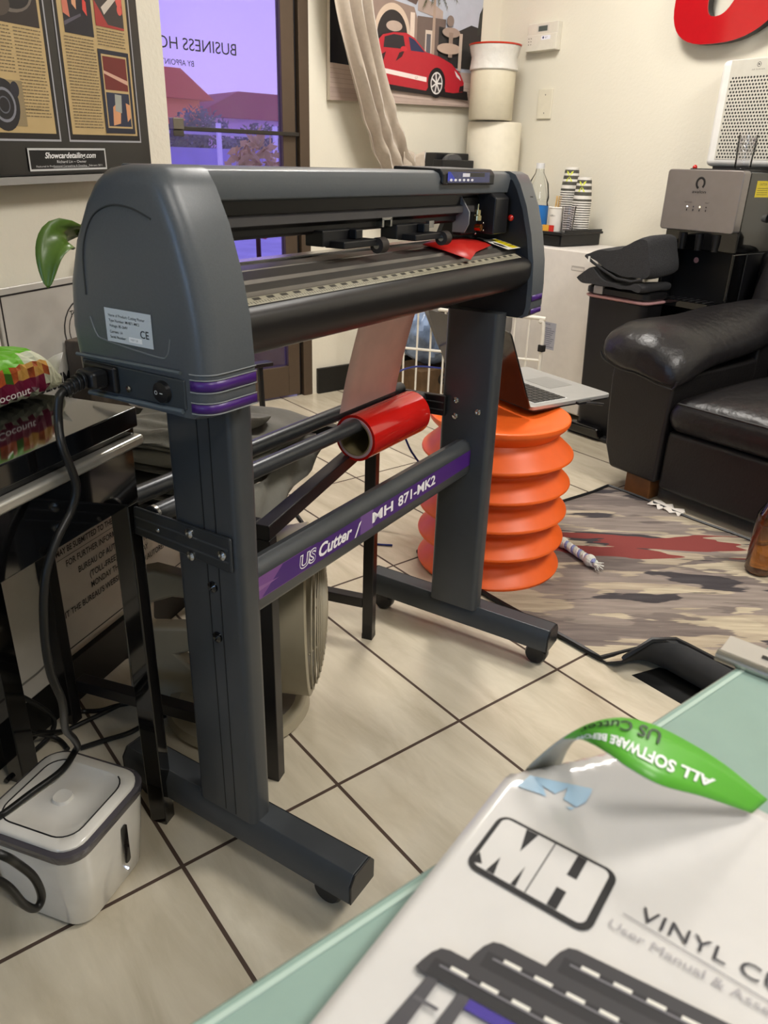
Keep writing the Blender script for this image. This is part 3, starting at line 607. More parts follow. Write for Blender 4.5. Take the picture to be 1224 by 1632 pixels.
MB().lathe([(.001, .006), (.012, .005), (.0135, 0)], FM(.5975, .671, .803), BLKS, 28, -mv).obj('power_switch', T)
a = Art(lambda x, y, o: FM(.590 - o, .671 - x, y)); a.ring(-.004, .803, .0016, .0024, '#d0d0d0'); a.rect(.002, .8025, .007, .8035, '#d0d0d0'); a.obj('switch_mark', T)
MB().box(.590, .5985, .745, .802, .788, .8215, BLK, FM).obj('power_inlet', T, bevel=.004)
MB().lathe([(.001, .003), (.004, .002), (.004, 0)], FM(.5965, .728, .797), STEEL, 14, -mv).obj('screw', T)
# main beam
def bar(name, P, m_, a0=.67, a1=1.464, par=None, **k): return MB().prism(P, a0, a1, m_, lambda p, q, r: FM(r, p, q)).obj(name, par or T, **k)
bar('top_cover', [(.672, 1.006), (.668, 1.030), (.672, 1.0385), (.682, 1.0425), (.79, 1.0425), (.80, 1.03), (.80, 1.0), (.79, 1.0), (.79, 1.03), (.69, 1.03), (.682, 1.004)], GREY, bevel=.002, smooth=50)
bar('guide_beam', [(.712, .956), (.706, .960), (.706, .968), (.700, .972), (.698, 1.006), (.70, 1.028), (.785, 1.028), (.785, .956)], mat('#1a1819', .35), bevel=.001)
bar('guide_rail', [(.692, .974), (.692, .984), (.698, .987), (.702, .987), (.702, .974)], mat('#454344', .4), .68, 1.37)
plat = [(.78, .914), (.765, .922), (.735, .922), (.727, .918), (.724, .9225), (.703, .920), (.700, .915), (.697, .9195), (.668, .914), (.664, .909), (.660, .9105), (.645, .9045), (.643, .898), (.643, .84), (.78, .86)]
bar('platen', plat, mat('#7a7671', .32, metal=.7), smooth=30)
bar('platen_strip', [(.738, .9225), (.738, .9250), (.762, .9250), (.762, .9225)], mat('#c5c4c3', .22, metal=.9), label='bright metal strip')
tb = [(.70, .897), (.640, .899), (.622, .8915), (.614, .8875), (.6095, .882), (.6085, .872), (.610, .858), (.616, .846), (.628, .836), (.645, .829), (.67, .826), (.70, .83)]
bar('front_tube', tb, mat('#1d1b1b', .36), smooth=50)
# ruler
a = Art(lambda x, y, o: FM(.68 + x, .6385 - y * .0145 - o * .4, .8985 - y * .0060 + o + .0009)); a.rect(0, 0, .765, 1, mat('#a09a86', .45))
for k in range(152):
    a.k = 2; x = .003 + k * .005; a.rect(x, .55, x + .0012, .95 if k % 5 == 0 else .8, '#1d1b18')
for k in range(30): a.k = 2; a.rect(.008 + k * .025, .08, .021 + k * .025, .44, '#3c3932')
a.obj('ruler', T, label='cream ruler strip with black graduations')
# control panel
q = MB().prism([(.663, 1.020), (.663, 1.038), (.670, 1.0460), (.76, 1.048), (.76, 1.03), (.68, 1.03)], 1.20, 1.385, BLK, lambda p, q_, r: FM(r, p, q_)).obj('control_panel', T, bevel=.003)
a = Art(lambda x, y, o: FM(1.212 + x, .6618 - o, 1.0245 + y)); a.rect(0, 0, .15, .0165, mat('#3b3f66', .25)); a.poly([(0, .003), (.03, .003), (.008, .0165), (0, .0165)], mat('#2a3ab0', .25)); a.poly([(.07, .009), (.13, .009), (.13, .0155), (.06, .0155)], mat('#15151c', .25))
for k in range(6): a.disc(.012 + k * .0145, .004, .0045, .002, '#dcdce6')
a.rect(.05, .009, .075, .0145, '#d5d5e0'); a.obj('keypad', q, label='blue and white membrane keys')
# pinch rollers
for mm in (.985, 1.175):
    q = MB(); q.box(mm - .065, mm + .02, .690, .722, .940, .962, BLK, FM); q.box(mm - .05, mm + .035, .664, .70, .938, .948, BLK, FM); q.box(mm - .005, mm + .012, .676, .690, .948, .962, BLK, FM); pr = q.obj('pinch_roller_arm', T, bevel=.002)
    MB().lathe([(.003, 0), (.0115, 0), (.0115, .018), (.003, .018)], FM(mm + .03, .664, .9385), mat('#2b2420', .6), 24, mv).obj('wheel', pr)
    MB().lathe([(.001, -.001), (.005, -.001), (.005, 0)], FM(mm + .03, .664, .9385), STEEL, 16, mv).obj('axle', pr)
q = MB(); q.box(1.075, 1.080, .695, .706, .960, .972, STEEL, FM).box(1.098, 1.103, .695, .706, .960, .972, STEEL, FM).box(1.075, 1.103, .695, .706, .970, .974, STEEL, FM).obj('bracket_mark', T, label='small white metal clip')
bx('clip', 1.185, 1.20, .676, .682, .955, .966, STEEL, T, fr=FM)
# carriage
q = MB().prism([(.660, .935), (.660, .998), (.672, 1.006), (.715, 1.006), (.715, .935)], 1.392, 1.447, BLKS, lambda p, q_, r: FM(r, p, q_)).obj('carriage', T, bevel=.003)
MB().prism([(.688, .940), (.680, .955), (.680, .975), (.700, 1.004), (.712, 1.004), (.712, .94)], 1.328, 1.332, mat('#85878c', .35, metal=.5), lambda p, q_, r: FM(r, p, q_)).obj('side_plate', q)
bx('slider', 1.333, 1.392, .695, .715, .935, 1.0, BLK, q, fr=FM, bevel=.003)
MB().lathe([(.001, .028), (.0015, .028), (.0015, .018), (.0055, .018), (.0055, .010), (.0075, .008), (.0075, 0), (.001, 0)], FM(1.362, .680, .960), mat('#cfc59c', .25, metal=1), 20).obj('blade_holder', q, label='brass and steel blade holder')
MB().lathe([(.001, 0), (.006, 0), (.006, .012), (.001, .012)], FM(1.364, .684, .948), mat('#b9773a', .25, metal=1), 20, -nv_).obj('knob', q, label='copper coloured knob')
for dm, dn, z in ((1.378, .676, .955), (1.380, .676, .942), (1.350, .676, .938)): MB().sphere(FM(dm, dn, z), .0018, STEEL, 8).obj('screw', q)
MB().sphere(FM(1.4595, .66, .962), .006, RED, 10).obj('limit_switch', T, label='small red switch on the black inner side')
MB().box(1.4585, 1.4605, .618, .624, 1.0, 1.002, STEEL, FM).obj('screw', T)
a = Art(lambda x, y, o: FM(1.400 + x * .9, .690 - y * 1.22, .9222 - y * .30 + o + .0012)); a.rect(.005, .002, .066, .046, '#e9e6da'); a.rect(.034, .004, .064, .043, '#d8c313'); a.poly([(.01, .02), (.02, .014), (.028, .026), (.022, .04), (.012, .034)], '#111111')
for k in range(4): a.line((.037, .010 + k * .008), (.061, .010 + k * .008), .0012, '#3a3606')
a.obj('warning_sticker', T, label='yellow and white warning sticker')
FM = FM0
# legs, feet, casters
for side, lm in (('near left', .677), ('far right', 1.447)):
    q = MB(); pts = rrect(lm - .021, .625, lm + .021, .745, .012, 4)
    lg = q.prism(pts, .10, .785, GREYM, lambda p, q_, r: FM(p, q_, r)).obj('leg', T, smooth=50, label='%s upright' % side)
    for n in ((.685, .664) if lm < 1 else ()): MB().box(lm - .0216, lm - .0208, n - .0007, n + .0007, .105, .77, BLK, FM).obj('seam', lg)
    fm = lm + (.009 if lm < 1 else .017)
    fP = [(-.031, .052), (.031, .052), (.031, .088), (.020, .104), (-.020, .104), (-.031, .088)]
    ft = MB().prism([(fm + a_, z) for a_, z in fP], .445, .928, GREYM, lambda p, q_, r: FM(p, r, q_)).obj('foot', T, bevel=.0015, label='%s foot beam' % side)
    for n0, n1 in ((.4415, .445), (.928, .9315)): MB().prism([(fm + a_ * 1.02, z) for a_, z in fP], n0, n1, BLKS, lambda p, q_, r: FM(p, r, q_)).obj('end_plug', ft, bevel=.002)
    MB().box(fm + .0185, fm + .0195, .446, .927, .1042, .1046, BLK, FM).obj('seam', ft)
    for n in (.50 if lm < 1 else .475, .895):
        c = FM(fm, n, .026); w_ = MB(); w_.lathe([(.004, -.014), (.022, -.014), (.0255, -.009), (.0255, .009), (.022, .014), (.004, .014)], c, BLKS, 28, mv)
        cs = w_.obj('caster', T); MB().box(fm - .016, fm + .016, n - .012, n + .012, .045, .0525, BLK, FM).obj('fork', cs); MB().tube([FM(fm, n, .05), FM(fm, n, .03)], .006, STEEL, 8).obj('stem', cs)
# crossbar
cb = MB().prism([(.670, .437), (.665, .445), (.665, .497), (.672, .510), (.684, .5155), (.70, .510), (.705, .50), (.705, .445), (.70, .437)], .698, 1.426, GREYM, lambda p, q_, r: FM(r, p, q_)).obj('crossbar', T, smooth=40)
a = Art(lambda x, y, o: FM(.70 + x, .6645 - o, .437 + y))
a.rect(.004, .023, .16, .060, mat('#75478a', .4)); a.poly([(.04, .024), (.18, .024), (.18, .059), (.09, .059)], PURP); a.rect(.16, .023, .724, .0575, PURP)
a.rect(.30, .0225, .34, .058, mat('#6b4b8c', .4)); a.poly([(.02, .036), (.08, .041), (.02, .046)], mat('#8a5f97', .4))
def outlined(s_, x, y, h, w_): a.text(s_, x, y, h, '#f0eef2', width=w_, bold=.055, shear=.15); a.text(s_, x + .0012, y, h, PURP, width=w_ - .002, bold=-.0, shear=.15)
outlined('US', .130, .0305, .0215, .043)
a.text('Cutter', .180, .0305, .0215, '#f0eef2', width=.094, bold=.03, shear=.25)
a.poly([(.282, .024), (.286, .024), (.303, .050), (.296, .047)], '#f0eef2')
a.text('MH', .337, .0315, .0190, '#f0eef2', width=.070, bold=.025)
a.text('871-MK2', .425, .0315, .0190, '#f0eef2', width=.143, bold=.025)
a.obj('lettering', cb, label='purple decal with white lettering')
# brackets, screws, rods
for lm, nm, o in ((.6555, 'near left', -1), (1.4255, 'far right', -1)):
    if lm < 1: P = [(.612, .500), (.612, .578), (.815, .612), (.818, .572)]; P = [(.635, .550), (.635, .602), (.818, .601), (.821, .557)]
    else: P = [(.7275, .560), (.7275, .605), (.868, .600), (.868, .555)]
    m0, m1 = (.650, .6555) if lm < 1 else (1.412, 1.4255)
    br = MB().prism(P, m0, m1, BLKS if lm > 1 else mat('#34373a', .35, metal=.3), lambda p, q_, r: FM(r, p, q_)).obj('roller_bracket', T, bevel=.003, label='%s roller bracket' % nm)
    for f_ in (.30, .66):
        y = lambda n: (P[0][1] + (P[3][1] - P[0][1]) * (n - P[0][0]) / (P[3][0] - P[0][0])) * (1 - f_) + (P[1][1] + (P[2][1] - P[1][1]) * (n - P[1][0]) / (P[2][0] - P[1][0])) * f_
        MB().tube([FM(m0, P[0][0] + .004, y(P[0][0] + .004)), FM(m0, P[2][0] - .004, y(P[2][0] - .004))], .0016, mat('#45484b', .3, metal=.3), 6).obj('ridge', br)
for n, z in ((.707, .591), (.707, .557), (.649, .575)): MB().lathe([(.001, .004), (.003, .005), (.007, .003), (.0075, 0)], FM(.650, n, z), STEEL, 20, -mv).obj('screw', T)
MB().lathe([(.001, .002), (.0035, 0)], FM(.650, .771, .577), STEEL, 14, -mv).obj('screw', T)
for n, z in ((.677, .515), (.675, .434)): MB().lathe([(.001, .004), (.003, .006), (.008, .003), (.0085, 0)], FM(.656, n, z), BLKG, 20, -mv).obj('screw', T)
for n, z in ((.708, .597), (.708, .562), (.655, .580)): MB().lathe([(.001, .003), (.003, .004), (.0065, .002), (.007, 0)], FM(1.4258, n, z), STEEL, 20, -mv).obj('screw', T)
for n, z in ((.840, .603), (.788, .592)):
    rd = MB().lathe([(.0105, 0), (.014, 0), (.014, .755), (.0105, .755)], FM(.658, n, z), mat('#3f4144', .3, metal=.4, noise=.1, scale=200), 24, mv).obj('roller_rod', T, smooth=50)
    MB().lathe([(.0142, .001), (.0146, .001), (.0146, .006), (.010, .006)], FM(.658, n, z), STEEL, 24, mv, False).obj('end_ring', rd, label='bright steel ring')

# power cord
ck = thing('power_cord', 'thick black power cord plugged into the left end of the cutter', 'cord', FM(.56, .78, .79))
MB().box(.566, .5905, .756, .790, .796, .818, BLKS, FM).obj('plug', ck, bevel=.006, seg=3)
q = MB()
for k in range(4): q.lathe([(.0105 - k * .0006, 0), (.0105 - k * .0006, .0042)], FM(.565 - k * .0068, .774, .807 - k * .002), BLKS, 20, -mv)
q.tube([FM(.57, .774, .807), FM(.538, .774, .800)], .008, BLKS, 14); q.obj('strain_relief', ck, bevel=.001)
pth = [FM(.545, .774, .802), FM(.530, .772, .795), FW(.684, .632, .768), FW(.673, .622, .742), FW(.678, .615, .695), FW(.668, .618, .665), FW(.638, .619, .638), FW(.612, .620, .60), FW(.597, .62, .541), FW(.594, .62, .48), FW(.606, .622, .425), FW(.640, .66, .345), FW(.690, .70, .275), FW(.740, .745, .205), FW(.748, .760, .183), FW(.708, .752, .1815), FW(.654, .762, .1815), FW(.600, .776, .178)]
pth += [FW(.53, .75, .23), FW(.46, .67, .32), FW(.465, .61, .315), FW(.482, .608, .283), FW(.498, .606, .243), FW(.503, .606, .205), FW(.492, .606, .196), FW(.478, .608, .219), FW(.457, .61, .28), FW(.42, .64, .33)]
MB().tube(spline(pth, 8), .0052, CB, 12).obj('cord', ck)

# red vinyl roll
t = thing('vinyl_roll', 'roll of glossy red vinyl hanging on the front rod of the cutter', 'vinyl roll', FM(1.27, .788, .52))
rc = FM(1.165, .790, .566); rl = .215
MB().lathe([(.0385, .0), (.046, .0), (.046, rl), (.0385, rl)], rc, RED, 56, mv, False).obj('vinyl', t, smooth=50)
MB().lathe([(.0355, -.001), (.0405, -.001), (.0405, rl + .001), (.0355, rl + .001)], rc, mat('#c9a9b6', .5), 48, mv, False).obj('liner_edge', t, label='pale pink liner edge')
q = MB(); q.lathe([(.0325, -.0005), (.0358, -.0005), (.0358, rl), (.0325, rl)], rc, mat('#8c7f5c', .6), 48, mv, False)
for f in (): pass
q.obj('core', t, label='brown cardboard core')
g = []
for k in range(13):
    f = k / 12; n = .834 - .005 * f if k > 0 else .836; z = .566 + f * .335
    g.append([FM(1.166 + .205 * i / 6 + .002 * f, .834 - .075 * f + .004 * sin(f * 5), z) for i in range(7)])
LNR = mat('#e9c6bf', .5, noise=.05, scale=25)
MB().sheet(g, LNR).obj('liner_sheet', t, smooth=60, solid=.0006, label='pinkish back of the sheet rising to the cutter')
q = MB(); poly = [(1.215, .705, .9255), (1.30, .735, .926), (1.385, .720, .926), (1.402, .690, .9225), (1.385, .660, .917), (1.30, .646, .912), (1.235, .622, .9055), (1.222, .665, .918)]
vs = [FM(a_, b_ - .032 * (a_ - .68), c_) for a_, b_, c_ in poly]; c_ = FM(1.30, .665, .928); q.add(vs + [c_], [(i, (i + 1) % 8, 8) for i in range(8)], mat('#c0231c', .35)); q.obj('vinyl_end', t, smooth=60, solid=.0008, offset=1, label='jagged red end lying on the platen')

# ------------------------------------------------------------------ orange stool, laptop
SC = V((1.478, 1.378, 0))
t = thing('orange_stool', 'bright orange ribbed plastic stool standing on the rug edge', 'stool', SC)
pr = [(.175, .0), (.197, .004), (.203, .016), (.2, .03), (.185, .043)]
z = .043
for k in range(4):
    zz = .050 + k * .083; rr = .203 - .001 * k
    pr += [(.160, zz + .012), (.158, zz + .028), (.175, zz + .045), (rr - .004, zz + .066), (rr + .003, zz + .076), (rr - .002, zz + .086) , (.175, zz + .092)]
pr = [(.175, .0), (.197, .004), (.204, .014), (.199, .022), (.165, .055), (.158, .068)]
for k in range(4):
    zc = .100 + k * .082; pr += [(.172, zc - .018), (.203, zc - .003), (.206, zc + .004), (.200, zc + .011), (.168, zc + .040), (.158, zc + .055)]
pr += [(.160, .405), (.185, .430), (.189, .440), (.186, .4475), (.17, .446), (.12, .436), (.05, .432), (.001, .432)]
prs = [(p.x, p.y) for p in spline([V((r, h, 0)) for r, h in pr], 3)]
MB().lathe(prs, SC, ORANGE, 64).obj('body', t, smooth=35)
t = thing('laptop', 'open silver laptop with black lid balanced on the orange stool', 'laptop', (1.68, 1.45, .452))
e1 = V((.307, -.030, 0)).normalized(); e2 = V((.05, .40, 0)); e2 = (e2 - e1 * e2.dot(e1)).normalized()
o0 = V((1.545, 1.325, .4545)); LP = frame(o0, e1, e2)
LW, LD = .36, .245      # along e2 hinge, along e1 depth
LD = .30
MB().prism(rrect(0, 0, LD, LW, .012), 0, .011, mat('#b5b5b3', .35, metal=.5), LP).obj('base', t, bevel=.002)
MB().prism(rrect(.002, .002, LD - .002, LW - .002, .012), -.004, 0, BLK, LP).obj('underside', t)
q = MB(); q.prism(rrect(.025, .02, .15, LW - .02, .003), .0112, .0118, mat('#c8c8c6', .4), LP)
for i in range(6):
    for j in range(15):
        x = .03 + i * .0195; y = .025 + j * .0210; q.box(x, x + .0165, y, y + .018, .0118, .0135, BLKS, LP)
q.obj('keyboard', t)
MB().prism(rrect(.175, .12, .265, .23, .003), .0112, .0116, mat('#9d9d9b', .3, metal=.4), LP).obj('touchpad', t)
q = MB()
lt = R(24); hz = .235
lidF = lambda x, y, z_: LP(-.004 - y * sin(lt) - z_ * cos(lt) * 1.0, x, .004 + y * cos(lt) - z_ * sin(lt) * 0)
q.prism(rrect(0, 0, LW, hz, .012), 0, .006, mat('#121012', .16, coat=.5), lidF); q.obj('screen_lid', t, bevel=.001, label='glossy black lid')
q = MB(); q.prism(rrect(.008, .012, LW - .008, hz - .01, .003), -.0004, 0, mat('#15141a', .1), lidF); q.obj('screen', t)
bx('usb_plug', .16, .215, -.014, .0, -.002, .006, BLKS, t, fr=LP, bevel=.002)
cable('usb_cable', [LP(.19, -.012, .002), LP(.215, -.030, .0), LP(.235, -.034, -.004)], .004, BLKS, 'short black stick plugged into the side of the laptop', None, 'plug')
cable('network_cable', [(1.80, 1.98, .40), (1.62, 1.92, .44), (1.46, 1.83, .44), (1.40, 1.72, .36), (1.40, 1.66, .28), (1.44, 1.62, .16), (1.33, 1.72, .03), (1.26, 1.66, .005), (1.30, 1.60, .005)], .0032, mat('#16246e', .4), 'thin dark blue cable looping left of the orange stool', None)

# ------------------------------------------------------------------ rug, toy
RM = rug_mat()
q = MB(); g = []
def rugpt(X, Y):
    k = max(0, min(1, (.83 - Y) / .10)) * max(0, min(1, (Y - .30) / .2)); k = k * k * (3 - 2 * k)
    w0 = .115; d = 1.33 + w0 - X; wob = .004 * sin(X * 23)
    if d <= 0 or k <= 0: return V((X + (.006 * sin(Y * 9) if X < 1.34 else 0), Y + wob, .009))
    th = (d / .034) * .86 * k; r = .034 / max(k, .05) / .86 if k < 1 else .034 / .86
    return V((1.33 + w0 - r * sin(th), Y + wob, .009 + r * (1 - cos(th))))
XS = [1.33 + .115 * i / 14 for i in range(15)] + [1.445 + (2.235 - 1.445) * i / 14 for i in range(1, 15)]
for j in range(56):
    g.append([rugpt(X, -.55 + 2.07 * j / 55) for X in XS])
rg = q.sheet(g, RM).obj('rug', smooth=60, solid=.004)
for v_ in rg.data.vertices: v_.co += rg.location
rg.location = (0, 0, 0)
rg.data.materials.append(mat('#2d2d2e', .8)); rg.modifiers['solid'].material_offset = 1; rg.modifiers['solid'].material_offset_rim = 1
tag(rg, 'grey, tan and maroon brush-stroke patterned rug with a curled edge', 'rug')
ed = [(1.335, 1.52, .009)] + [(1.33 + .9 * k / 10, 1.52 + .004 * sin((1.33 + .09 * k) * 23), .009) for k in range(11)] + [(2.235 + .006 * sin(k), 1.52 - 2.07 * k / 30, .009) for k in range(31)]
e_ = MB().tube(ed, .007, BLK, 6).obj('binding', rg)
lp = []
for j in range(70): lp.append(rugpt(1.33, -.55 + 2.07 * j / 69))
MB().tube(lp, .007, BLK, 6).obj('binding', rg)
q = tag(MB().add([(1.352, .78, .001), (1.43, .76, .001), (1.50, .60, .001), (1.40, .40, .001), (1.355, .42, .001)], [(0, 1, 2, 3, 4)], mat('#171717', .9)).obj('rug_pad', solid=.0015, offset=1), 'black non-slip pad showing under the curled rug edge', 'rug pad')
t = thing('rope_toy', 'knotted pale rope dog toy lying on the rug', 'dog toy', (1.69, 1.22, .012))
ca, cb_ = V((1.712, 1.30, .026)), V((1.68, 1.15, .026)); dd = (cb_ - ca); ln_ = dd.length; dn = dd.normalized(); sdv = V((-dn.y, dn.x, 0))
for k, c_ in enumerate(('#cfd6c6', '#8f97c4', '#e6e4dc')):
    q = MB().tube([ca + dn * ln_ * f / 40 + (sdv * cos(f * .8 + k * 2.1) + V((0, 0, 1)) * sin(f * .8 + k * 2.1)) * .0075 for f in range(41)], .0062, mat(c_, .9, bump=.5, bscale=300), 8).obj('strand', t)
MB().sphere(ca + dn * .01, .017, mat('#dfe0d4', .9, bump=.6, bscale=250)).obj('knot', t); MB().sphere(ca + dn * (ln_ - .02), .018, mat('#dfe0d4', .9, bump=.6, bscale=250)).obj('knot', t)
q = MB()
for k in range(26):
    a2 = random.uniform(-.7, .7); e = cb_ + (dn * cos(a2) + sdv * sin(a2)) * random.uniform(.015, .03); e.z = random.uniform(.014, .035); q.tube([cb_ - dn * .01, e], .0012, mat('#e8e8e0', .9), 5)
q.obj('frayed_end', t)

# ------------------------------------------------------------------ sofa
t = thing('leather_sofa', 'black leather sofa with padded arm and wooden foot along the right wall', 'sofa', (2.7, .4, 0))
LD2 = mat('#1a1818', .42, bump=.15, bscale=120, noise=.06)
q = MB(); pan = [(1.355, .072), (1.352, .25), (1.345, .44), (1.56, .50), (1.585, .47), (1.592, .40), (1.585, .25), (1.575, .15), (1.545, .075)]
q.prism(pan, 2.25, 2.77, LD2, lambda p, q_, r: V((r, p, q_))).obj('arm', t, bevel=.012, seg=3)
bx('arm_rear', 2.772, 3.05, 1.352, 1.53, .06, .50, LD2, t, bevel=.01)
def arm_ring(X, yc, zc, ry, rz, dz, n=28):
    r = []
    for k in range(n):
        a2 = 2 * pi * k / n; y = ry * math.copysign(abs(cos(a2)) ** .8, cos(a2)); z_ = rz * math.copysign(abs(sin(a2)) ** .85, sin(a2))
        inner = max(0, -y / ry); wr = .004 * sin(a2 * 9 + X * 30) * (1 if sin(a2) > -.5 else .3)
        r.append(V((X + (.015 * inner), yc + y, zc + z_ - dz * inner ** 1.5 + wr)))
    return r
secs = [(2.195, 1.475, .485, .04, .02, .02), (2.20, 1.475, .487, .11, .040, .04), (2.22, 1.476, .495, .150, .058, .06), (2.26, 1.478, .51, .165, .068, .06), (2.32, 1.478, .525, .168, .072, .05), (2.40, 1.478, .53, .165, .068, .04), (2.5, 1.475, .53, .16, .062, .035), (2.62, 1.47, .535, .16, .064, .03), (2.73, 1.462, .545, .155, .07, .02), (2.80, 1.44, .555, .11, .074, .02), (2.9, 1.435, .558, .105, .074, .02), (3.0, 1.435, .56, .10, .07, .02)]
MB().loft([arm_ring(*s_) for s_ in secs], LEATHER).obj('arm_pad', t, smooth=80, sub=1)
MB().tube([arm_ring(*secs[2])[k] + V((-.006, 0, 0)) for k in range(14, 28)], .0035, BLK, 6).obj('piping', t)
bx('seat_base', 2.262, 3.05, -.9, 1.352, .05, .262, LD2, t, bevel=.02, seg=3)
def cushion(x0, x1, y0, y1, z0, z1, name, bul):
    q = MB(); n = 14; top = []; 
    def P(i, j, top_):
        u_, v2 = i / n, j / n; b_ = (sin(pi * u_) * sin(pi * v2)) ** .5 if 0 < i < n and 0 < j < n else 0
        return V((x0 + (x1 - x0) * u_, y0 + (y1 - y0) * v2, (z1 + bul * b_ + .0035 * sin(u_ * 31 + v2 * 17) * b_) if top_ else z0))
    q.sheet([[P(i, j, True) for i in range(n + 1)] for j in range(n + 1)], LEATHER)
    q.sheet([[P(i, j, False) for i in range(n, -1, -1)] for j in range(n + 1)], LEATHER)
    for a1, b1 in (((0, 0), (n, 0)), ((n, 0), (n, n)), ((n, n), (0, n)), ((0, n), (0, 0))):
        g = []
        for k in range(n + 1):
            i = a1[0] + (b1[0] - a1[0]) * k // n; j = a1[1] + (b1[1] - a1[1]) * k // n
            lo, hi = P(i, j, False), P(i, j, True); c_ = V(((x0 + x1) / 2, (y0 + y1) / 2, 0)); outw = V(((i == n) - (i == 0), (j == n) - (j == 0), 0)) * .02
            g.append([lo, lo.lerp(hi, .33) + outw, lo.lerp(hi, .67) + outw, hi])
        q.sheet(g, LEATHER)
    o = q.obj(name, t, smooth=0)
    bm = bmesh.new(); bm.from_mesh(o.data); bmesh.ops.remove_doubles(bm, verts=bm.verts, dist=.0006); bmesh.ops.recalc_face_normals(bm, faces=bm.faces); bm.to_mesh(o.data); bm.free()
    o.data.polygons.foreach_set('use_smooth', [True] * len(o.data.polygons)); md = o.modifiers.new('sub', 'SUBSURF'); md.levels = md.render_levels = 1
    return o
cushion(2.262, 2.88, .70, 1.335, .262, .375, 'seat_cushion', .05); cushion(2.262, 2.88, .05, .685, .262, .375, 'seat_cushion', .05); cushion(2.262, 2.88, -.6, .035, .262, .375, 'seat_cushion', .05)
MB().tube([(2.243, .72, .366), (2.243, 1.315, .366)], .004, BLK, 6).obj('piping', t)
q = MB()
for (y0, y1) in ((.70, 1.50),):
    rings = []
    for k in range(15):
        f = k / 14; z_ = .36 + .50 * f; th = .11 * (sin(pi * (.12 + .8 * f))) ** .5; rings.append([V((2.93 + .07 * f + x * th, (y0 + y1) / 2 + y * (y1 - y0) / 2 * (1 - .10 * abs(f - .4) ** 1.0), z_ + .006 * sin(y * 14))) for x, y in [(cos(a2), max(-1, min(1, 1.25 * sin(a2)))) for a2 in [2 * pi * i / 32 for i in range(32)]]])
    q.loft(rings, LEATHER)
q.obj('back_cushion', t, smooth=80, sub=1)
bx('backrest', 2.98, 3.09, -.9, 1.54, .05, .80, LD2, t, bevel=.04, seg=4)
bx('foot', 2.262, 2.325, 1.375, 1.475, 0, .075, mat('#6b4423', .4, noise=.2, scale=20), t, bevel=.003, label='brown wooden foot block')
tag(MB().sphere((2.7, .95, .447), .022, mat('#7d5226', .4), 12, (1, 1, .6)).obj('wooden_ball'), 'small brown wooden ball on the sofa seat at the right edge', 'ball')
q = MB(); g = [[(2.21 + .05 * (j / 5) + .008 * sin(i * 2.3 + j), 1.22 + .12 * i / 8, .005 + abs(.012 * sin(i * 1.9 + j * 1.3))) for i in range(9)] for j in range(6)]
tag(q.sheet(g, mat('#d9d2c8', .8)).obj('crumpled_tissue', smooth=60, solid=.001), 'crumpled white tissue on the floor by the sofa foot', 'tissue')

# juice bottle at right edge
t = thing('drink_bottle', 'clear plastic bottle half full of amber drink at the right edge', 'bottle', (2.06, .862, .013))
bc = (2.06, .862, .0125)
MB().lathe([(.001, .001), (.032, .001), (.038, .008), (.038, .13), (.033, .15), (.001, .15)], bc, mat('#e8a23a', .08, trans=.85, ior=1.33), 32).obj('drink', t, label='amber liquid')
MB().lathe([(.001, 0), (.034, 0), (.0395, .008), (.0395, .15), (.037, .18), (.018, .22), (.0155, .235), (.0145, .235), (.0135, .222), (.035, .178)], bc, thin_glass((.95, .9, .93, 1), .05), 32).obj('bottle_shell', t)
MB().lathe([(.017, .222), (.0175, .225), (.0175, .245), (.001, .246)], bc, mat('#e8d5b0', .4), 24).obj('cap', t)

# ------------------------------------------------------------------ right wall things
t = thing('thermostat', 'beige wall thermostat with grey display', 'thermostat', (3.1, 2.84, 1.6))
RW = lambda y, z_, o: V((3.115 - o, y, z_))
bx('case', 3.085, 3.115, 2.742, 2.925, 1.545, 1.66, mat('#d6d0c2', .45), t, bevel=.004)
bx('front_door', 3.079, 3.086, 2.742, 2.925, 1.547, 1.612, mat('#dad4c6', .45), t, bevel=.002)
a = Art(lambda x, y, o: V((3.0846 - o, 2.925 - x, y))); a.rect(.058, 1.622, .128, 1.65, '#c8c4ba'); a.rect(.066, 1.625, .12, 1.646, '#4f5752'); a.obj('display', t)
a = Art(lambda x, y, o: V((3.0786 - o, 2.925 - x, y))); a.rect(.093, 1.589, .148, 1.606, '#e8e8f0'); a.text('SET', .115, 1.594, .007, '#20305c'); a.disc(.105, 1.598, .005, .005, '#20305c')
for k in range(3): a.rect(.014 + k * .0, 1.573 + k * .012, .020, 1.577 + k * .012, '#7d786c'); a.rect(.028, 1.573 + k * .012, .034, 1.577 + k * .012, '#7d786c')
a.obj('label_print', t)
t = thing('blank_wall_plate', 'blank beige switch plate with two screws below the thermostat', 'wall plate', (3.11, 2.8, 1.33))
bx('plate', 3.107, 3.115, 2.755, 2.842, 1.265, 1.392, mat('#dcd5c2', .4), t, bevel=.003)
for z_ in (1.29, 1.367): MB().lathe([(.001, .002), (.003, 0)], (3.107, 2.797, z_), DSTEEL, 10, (-1, 0, 0)).obj('screw', t)
